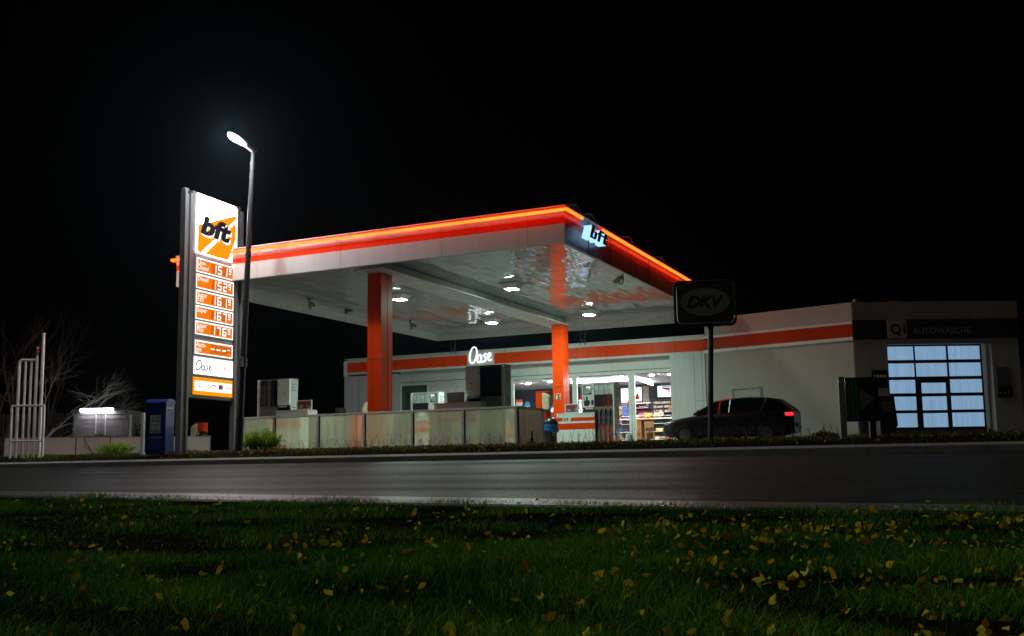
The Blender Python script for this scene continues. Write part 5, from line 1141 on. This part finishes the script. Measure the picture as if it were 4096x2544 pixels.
b = MB(); b.box(.16, -.005, Hb-.32, .40, -.001, Hb-.27, M); b.box(.22, -.006, Hb-.20, .34, -.001, Hb-.165, M); b.build('slot', BLACK, box)
b = MB(); b.m(0); b.box(.13, -.008, .58, .44, -.002, 1.08, M); b.m(1); Mp = M@frame((0, -.010, 0), (1, 0, 0), (0, 0, 1))
for k, s_ in enumerate(('Briefmarken', 'für', 'NordBrief')): put_text(b, s_, Mp, .145, .80-.075*k, .052, bold=.01)
b.m(2); b.prism([(.15, .90), (.42, .90), (.42, .935), (.15, .935)], 0, .001, Mp); b.prism([(.15, .60), (.42, .60), (.42, .64), (.15, .64)], 0, .001, Mp); b.m(3); b.prism([(.16, .95), (.20, 1.06), (.23, 1.06), (.27, .95)], 0, .001, Mp); b.prism([(.30, .96), (.42, .97), (.42, 1.05), (.30, 1.05)], 0, .001, Mp)
b.build('poster', [mat('poster ivory', (.50, .55, .45), .5), TXT, mat('poster teal', (.12, .28, .35), .5), mat('poster grey', (.28, .32, .30), .5)], box)
b = MB(); put_text(b, 'NordBrief', Mp, .17, .44, .075); put_text(b, 'NordBrief', M@frame((Wb+.002, .05, Hb-.16), (0, 1, 0), (0, 0, 1)), 0, 0, .085); b.build('lettering', TXTW, box)
q = atd(560, 1808, 29.2); q1 = atd(573, 1651, 29.2); b = MB(); b.box(q.x, q.y, .40, q.x+.10, q.y+.10, q1.z); tag(b.build('white_post', mat('post white', (.7, .7, .74), .4)), 'white square post standing just left of the blue postbox', 'post')
# low wall
w0, w1 = atd(22, 1822, 38), atd(841, 1802, 39.6); wt = at(250, 1749, A=w0, D=((w1-w0).x, (w1-w0).y)).z; wd = (w1-w0); wd.z = 0; Lw = wd.length
Mw_ = frame((w0.x, w0.y, 0), wd, (0, 0, 1))
lw_ = thing('low_wall', 'low pale panelled wall behind the vent pipes and the postbox', 'wall', (w0.x, w0.y, .5))
ROSE = mat('wall rose grey', (.66, .58, .56), .6, var=.12, scale=1.2)
b = MB(); n_ = 6
for i in range(n_): a0, a1 = Lw*i/n_, Lw*(i+1)/n_; b.m(0); b.box(a0+.02, .3, -.10, a1-.02, wt-.03, 0, Mw_); b.m(1); b.box(a1-.02, .3, -.09, a1+.02, wt-.03, .012, Mw_)
b.m(0); b.box(-.05, .3, -.9, .018, wt-.031, -.0, Mw_)
b.build('panel', [ROSE, DGREY], lw_); b = MB(); b.box(-.05, wt-.028, -.13, Lw, wt, .03, Mw_); b.build('coping', mat('coping', (.42, .38, .38), .5), lw_)
# vent pipes in front of the wall
vp = thing('vent_pipes', 'tall white fuel vent pipes joined at the top inside a guard rail', 'pipes', atd(110, 1815, 31.5)); PW = mat('pipe white', (.74, .68, .66), .45, var=.12)
dd = 31.5; tops = [None, 1436, 1436, 1390, 1336]; us = [62.5, 88, 111, 133, 156]
base_pts = [atd(u, 1812, dd) for u in us]
def topz(i, v): return at(us[i]+13, v, A=base_pts[i], D=(CR[0], CR[1])).z
zj = topz(1, 1441)
b = MB(); p0, p3 = base_pts[0], base_pts[3]
b.tube([(p0.x, p0.y, .4), (p0.x, p0.y, zj-.14), (p0.x+(p3.x-p0.x)*.03, p0.y+(p3.y-p0.y)*.03, zj-.04), (p0.x+(p3.x-p0.x)*.12, p0.y+(p3.y-p0.y)*.12, zj), (p3.x, p3.y, zj)], .046, 10); b.build('pipe', PW, vp)
for i in (1, 2): b = MB(); b.tube([(base_pts[i].x, base_pts[i].y, .4), (base_pts[i].x, base_pts[i].y, zj-.05), (base_pts[i].x, base_pts[i].y, zj)], [.038, .038, .055], 10); b.build('pipe', PW, vp)
for i, zt in ((3, topz(3, 1390)), (4, topz(4, 1336))):
    q = base_pts[i]; b = MB(); b.tube([(q.x, q.y, .4), (q.x, q.y, zj+.05 if i == 3 else zt-.3), (q.x, q.y, zt-.28), (q.x, q.y, zt)], [.046, .046, .034, .034] if i == 3 else [.05, .05, .045, .045], 10); b.m(1)
    b.tube([(q.x, q.y, zt), (q.x, q.y, zt+.03)], .06, 10)
    if i == 3: b.tube([(q.x, q.y, zt-.26), (q.x, q.y, zt-.05)], .037, 10)
    b.build('pipe', [PW, mat('cap red', (.45, .10, .05), .5) if i == 3 else PW], vp)
g0, g1 = atd(40, 1812, dd-.25), atd(170, 1812, dd-.25); zg = at(105, 1623, A=g0, D=(CR[0], CR[1])).z; b = MB()
for q in (g0, g1): b.tube([(q.x, q.y, .4), (q.x, q.y, zg)], .036, 8)
b.tube([(g0.x, g0.y, zg), (g1.x, g1.y, zg)], .034, 8); zl = at(105, 1765, A=g0, D=(CR[0], CR[1])).z; b.tube([(g0.x, g0.y, zl), (g1.x, g1.y, zl)], .028, 8); b.build('guard_rail', PW, vp)
# container
dc = 45.0; q0, q1 = atd(289, 1790, dc), atd(509, 1790, dc); ztc = atd(400, 1640, dc).z; ex = (q1-q0); ex.z = 0; Wc = ex.length
Mc = frame((q0.x, q0.y, 0), ex, (0, 0, 1)); CW = mat('container paint', (.24, .22, .22), .5, var=.15, streak=2)
co = thing('container', 'pale steel shipping container end with double doors under a tube light', 'container', (q0.x, q0.y, .5))
b = MB(); b.box(.0, .45, -5.5, .09, ztc, 0, Mc); b.box(Wc-.09, .45, -5.5, Wc, ztc, 0, Mc); b.box(.092, ztc-.18, -5.5, Wc-.092, ztc, 0, Mc); b.box(.092, .45, -5.5, Wc-.092, .62, 0, Mc); b.m(1)
for a in (.04, Wc-.17): b.box(a+.02, ztc-.14, .001, a+.10, ztc-.06, .004, Mc)
b.build('frame', [CW, BLACK], co, bevel=.01)
for s_ in (0, 1):
    a0, a1 = (.10, Wc/2-.012) if s_ == 0 else (Wc/2+.012, Wc-.10)
    b = MB(); b.box(a0, .63, -.08, a1, ztc-.19, -.04, Mc); b.box(a0+.06, ztc-.40, -.038, a1-.06, ztc-.37, -.02, Mc); b.box(a0+.06, 1.02, -.038, a1-.06, 1.05, -.02, Mc); d_ = b.build('door', CW, co)
    for f_ in ((.82,) if s_ == 0 else (.18,)):
        b = MB(); xx = a0+(a1-a0)*f_; b.tube([Mc@Vector((xx, .65, -.01)), Mc@Vector((xx, ztc-.1, -.01))], .02, 8); b.box(xx-.04, 1.3, -.02, xx+.04, 1.36, .02, Mc); b.build('lock_bar', ALU, d_)
    b = MB(); hx = a0-.0 if s_ == 0 else a1-.03
    for z in (.9, 1.6, 2.3, ztc-.45): b.box(hx, z, -.035, hx+.06, z+.12, .012, Mc)
    b.build('hinge', CW, d_)
lt = thing('tube_light', 'bright bluish white tube light mounted on top of the container doors', 'lamp', Mc@Vector((Wc/2, ztc-.05, .1)))
a0, a1 = (324-289)/220*Wc, (454-289)/220*Wc; zt0 = atd(390, 1640, dc).z
b = MB(); b.tube([Mc@Vector((a0, zt0, .16)), Mc@Vector((a1, zt0, .16))], .075, 10); b.build('tube', emis('tube light', (.86, .90, 1.0), 24), lt)
b = MB(); b.box(a0-.06, zt0-.05, .03, a0+.0, zt0+.06, .22, Mc); b.box(a1, zt0-.05, .03, a1+.06, zt0+.06, .22, Mc); b.box(a0, zt0-.06, .002, a1, zt0+.05, .05, Mc); b.build('holder', ALU, lt)
# fences
f0, f1 = atd(515, 1790, 43), atd(585, 1790, 43); zf = atd(520, 1658, 43).z; ex = f1-f0; ex.z = 0; Mf = frame((f0.x, f0.y, 0), ex, (0, 0, 1)); Lf = ex.length
fe = thing('mesh_fence', 'thin wire mesh fence right of the container behind the postbox', 'fence', (f0.x, f0.y, .5))
b = MB(); b.box(0, .45, -.03, .09, zf, .03, Mf); b.build('post', ALU, fe)
b = MB()
for k in range(int(Lf/.12)+6): b.box(.14+k*.12, .5, -.004, .146+k*.12, zf-.05, .004, Mf)
for k in range(9): b.box(.1, .6+k*.2, .0045, Lf+.7, .606+k*.2, .012, Mf)
b.build('mesh_panel', DSTEEL, fe)
f0, f1 = atd(218, 1790, 46), atd(286, 1790, 46); zf = atd(250, 1652, 46).z; ex = f1-f0; ex.z = 0; Mf = frame((f0.x, f0.y, 0), ex, (0, 0, 1)); Lf = ex.length
fe = thing('slat_fence', 'dark upright slat fence left of the container', 'fence', (f0.x, f0.y, .5)); DKW = mat('fence dark', (.05, .045, .045), .7)
b = MB(); k = 0
while k*.17 < Lf+2.6: b.box(k*.17-2.6, .45, -.02, k*.17-2.49, zf, .02, Mf); k += 1
b.build('slats', DKW, fe); b = MB(); b.box(-2.6, .8, -.06, Lf, .88, -.021, Mf); b.box(-2.6, zf-.3, -.06, Lf, zf-.22, -.021, Mf); b.build('rail', DKW, fe)

# ------------------------------------------------------------------ trees and bushes
BARK = mat('bark pale', (.34, .32, .28), .85, var=.3); BARKD = mat('bark dark', (.12, .075, .06), .9, var=.3)
def grow(b, p, d, r, L, depth, bias, spread, rnd, grav=0.0, twig=3):
    pts = [p.copy()]; rs = [r]; n = 5; q = p.copy(); dd = d.normalized()
    for i in range(n):
        dd = (dd+Vector((rnd.gauss(0, .13), rnd.gauss(0, .13), rnd.gauss(0, .10)))+bias*.09+Vector((0, 0, -grav))).normalized()
        q = q+dd*L/n; pts.append(q.copy()); rs.append(r*(1-.5*(i+1)/n))
    b.tube(pts, rs, 6 if r > .03 else 4 if r > .012 else 3, False)
    if depth <= 0: return
    for k in range(twig+ (1 if depth > 1 else 0)):
        t = rnd.randint(1, n) if k else n; f = pts[t]; dv = Vector((rnd.gauss(0, 1), rnd.gauss(0, 1), rnd.gauss(0, .8)))
        nd = ((pts[t]-pts[t-1]).normalized()+dv*spread).normalized()
        grow(b, f, nd, rs[t]*rnd.uniform(.55, .8), L*rnd.uniform(.55, .82), depth-1, bias, spread, rnd, grav, twig)
rr = Vector(CR.tolist()); rr.z = 0
def tree(label, base, stems, depth, bias, spread, seed, mat_, L, r, group=None, twig=3, dirs=None):
    rnd = random.Random(seed); t = thing('bare_tree', label, 'tree', base, 0, group)
    tb = MB(); tops = []
    for k in range(stems):
        d = dirs[k] if dirs else Vector((rnd.gauss(0, .3), rnd.gauss(0, .3), 1)); d = d.normalized(); p = base+Vector((rnd.uniform(-.15, .15), rnd.uniform(-.15, .15), 0))
        q = p+d*L*.5; tb.tube([p, p+d*L*.25, q], [r, r*.85, r*.75], 8); tops.append((q, d))
    tb.build('trunk', mat_, t)
    b = MB()
    for q, d in tops: grow(b, q-d*.02, d+bias*.2, r*.74, L, depth, bias, spread, rnd, .01, twig)
    b.build('crown', mat_, t)
bt_ = atd(140, 1775, 46.0); bt_.z = .5
tree('bare pale tree leaning right over the container, branches lit by the tube light', bt_, 6, 5, rr*.55+Vector((0, 0, .15)), .36, 11, mat('bark lit', (.5, .48, .42), .85), 1.9, .055, None, 2,
     [rr*.75+Vector((0, 0, .9)), rr*.4+Vector((0, 0, 1.1)), rr*.95+Vector((0, 0, .62)), rr*.15+Vector((0, 0, 1)), rr*.55+Vector((0, -.2, .9)), rr*1.0+Vector((0, .1, .8))])
bt2 = atd(15, 1780, 44); bt2.z = .5
tree('dark bare tree at the left edge behind the vent pipes', bt2, 3, 3, Vector((0, 0, .5)), .3, 5, BARKD, 2.6, .08)
bt3 = atd(-60, 1780, 52); bt3.z = .5
tree('faint tall bare tree far left behind the other trees', bt3, 2, 3, Vector((0, 0, .6)), .28, 8, BARKD, 3.4, .1)
bt4 = atd(120, 1780, 56); bt4.z = .5
tree('faint dark bare tree rising behind the vent pipe tops', bt4, 2, 3, Vector((0, 0, .7)), .26, 21, BARKD, 3.6, .09)
GL = leafmat('bush leaf', [(.05, .16, .01), (.18, .42, .02), (.38, .62, .04), (.62, .68, .08)], .45, .5); GL2 = leafmat('shrub leaf', [(.02, .05, .02), (.05, .12, .05), (.12, .2, .08)], .4, .4)
def fern_bush(name, label, cat, c, w, dpt, h, n, mat_, seed, leaf=(.02, .045)):
    rnd = np.random.default_rng(seed); t = thing(name, label, cat, c)
    b = MB(); P = []; Tn = []
    for i in range(n):
        a = rnd.uniform(0, 6.28); rad = math.sqrt(rnd.uniform(0, 1)); px_, py_ = rad*math.cos(a), rad*math.sin(a); hh = h*rnd.uniform(.55, 1)*(1-.35*rad**2)
        p0 = Vector((c.x+px_*w*.35, c.y+py_*dpt*.35, c.z)); p1 = p0+Vector((px_*w*.12, py_*dpt*.12, hh*.6)); p2 = p0+Vector((px_*w*.22+rnd.normal(0, .05), py_*dpt*.22, hh))
        b.tube([p0, p1, p2], [.007, .005, .003], 3, False)
        for j in range(26):
            s_ = rnd.uniform(.25, 1.0); q = p0.lerp(p1, s_*2) if s_ < .5 else p1.lerp(p2, s_*2-1); P.append((q.x+rnd.normal(0, .05), q.y+rnd.normal(0, .05), q.z+rnd.normal(0, .02))); Tn.append(np.clip(.25+.55*s_*hh/h+rnd.normal(0, .12), 0, 1))
    b.build('stems', mat('bush stem', (.08, .1, .03), .7), t)
    P = np.array(P); V, Fq, T = leaf_cards(P, rnd.uniform(leaf[0], leaf[1], len(P)), np.array(Tn), .2)
    V = V-np.array(c[:])
    o = merge_np('foliage', V, Fq, mat_, T, kind=None); o.parent = t
q = at(1040, 1795, Y=24.35); q.z = .45
fern_bush('weed_bush', 'bright green feathery weed bush between the street lamp and the barrier', 'bush', q, 1.35, .7, .78, 90, GL, 3)
q = at(1118, 1800, Y=24.0); q.z = .43
fern_bush('weed_bush', 'small yellow green weed tuft at the foot of the first barrier pane', 'bush', q, .4, .3, .25, 16, leafmat('yellow weed', [(.2, .14, .01), (.4, .3, .02), (.5, .4, .05)], .4, .5), 4, (.012, .028))
q = atd(385, 1770, 40); q.z = .75
fern_bush('shrub', 'dark leafy shrub below the container doors behind the low wall', 'shrub', q, 2.9, .8, .75, 60, GL2, 6, (.04, .09))
q = atd(455, 1818, 31); q.z = .48
fern_bush('grass_tuft', 'tall green grass tuft before the low wall left of the postbox', 'plant', q, 1.5, .5, .40, 70, GL, 9, (.012, .03))
q = atd(560, 1650, 46); q.z = .5
fern_bush('shrub', 'dim yellowish shrub behind the fence just left of the postbox', 'shrub', q, 1.3, .8, 2.1, 30, GL2, 12, (.04, .09))
q = at(3300, 1772, Y=24.2); q.z = .45
fern_bush('weed_bush', 'dark leafy weed in the verge left of the direction board', 'bush', q, .5, .3, .18, 18, GL2, 14, (.02, .05))
rnd = random.Random(2); q = atd(372, 1816, 31.5); q.z = .5; sp_ = thing('bare_sapling', 'thin bare forked sapling leaning before the low wall', 'sapling', q)
b = MB(); a = lambda u, v: atd(u, v, 31.5)
b.tube([a(372, 1816), a(356, 1790), a(342, 1765), a(335, 1730), a(333, 1706)], [.016, .014, .012, .009, .004], 5, False); b.tube([a(366, 1806), a(345, 1790), a(338, 1775), a(337, 1755)], [.012, .010, .008, .004], 5, False); b.build('stem', mat('sapling bark', (.06, .04, .035), .8), sp_)

# ------------------------------------------------------------------ night sky and render settings
w = bpy.data.worlds.new('World'); S.world = w; w.use_nodes = True; nt = w.node_tree
sky = nt.nodes.new('ShaderNodeTexSky'); sky.sky_type = 'NISHITA'; sky.sun_disc = False; sky.sun_elevation = math.radians(-6); sky.sun_rotation = math.radians(200)
bg = nt.nodes['Background']; bg.inputs[1].default_value = .004; nt.links.new(sky.outputs[0], bg.inputs[0])
S.view_settings.view_transform = 'Standard'; S.view_settings.look = 'None'; S.view_settings.exposure = 0; S.view_settings.gamma = 1
S.cycles.use_denoising = True; S.cycles.denoiser = 'OPENIMAGEDENOISE'
S.cycles.max_bounces = 10; S.cycles.diffuse_bounces = 4; S.cycles.glossy_bounces = 4; S.cycles.transmission_bounces = 8; S.cycles.transparent_max_bounces = 12
S.cycles.sample_clamp_indirect = 4; S.cycles.caustics_reflective = True; S.cycles.use_light_tree = True
S.cycles.light_sampling_threshold = 0.001

sd_ = bpy.data.lights.new('night_fill', 'SUN'); sd_.energy = .52; sd_.angle = math.radians(8); sd_.color = (.96, 1, .86)  # dim fill lamp added to brighten the lawn
so_ = bpy.data.objects.new('night_fill', sd_); COL.objects.link(so_); so_.rotation_euler = Vector((.5, .31, -.6)).to_track_quat('-Z', 'Y').to_euler()
hz = MB(); hz.box(-75, -8, -2.2, 35, 75, 13.2)  # thin haze added to give the street lamp its glow
hm = bpy.data.materials.new('haze air'); hm.use_nodes = True; hm.node_tree.nodes.remove(hm.node_tree.nodes['Principled BSDF'])
pv = hm.node_tree.nodes.new('ShaderNodeVolumePrincipled'); pv.inputs['Color'].default_value = (.55, .82, 1, 1); pv.inputs['Density'].default_value = .00018; pv.inputs['Anisotropy'].default_value = .88
hm.node_tree.links.new(pv.outputs[0], hm.node_tree.nodes['Material Output'].inputs['Volume'])
ho = hz.build('haze', hm); ho['kind'] = 'stuff'
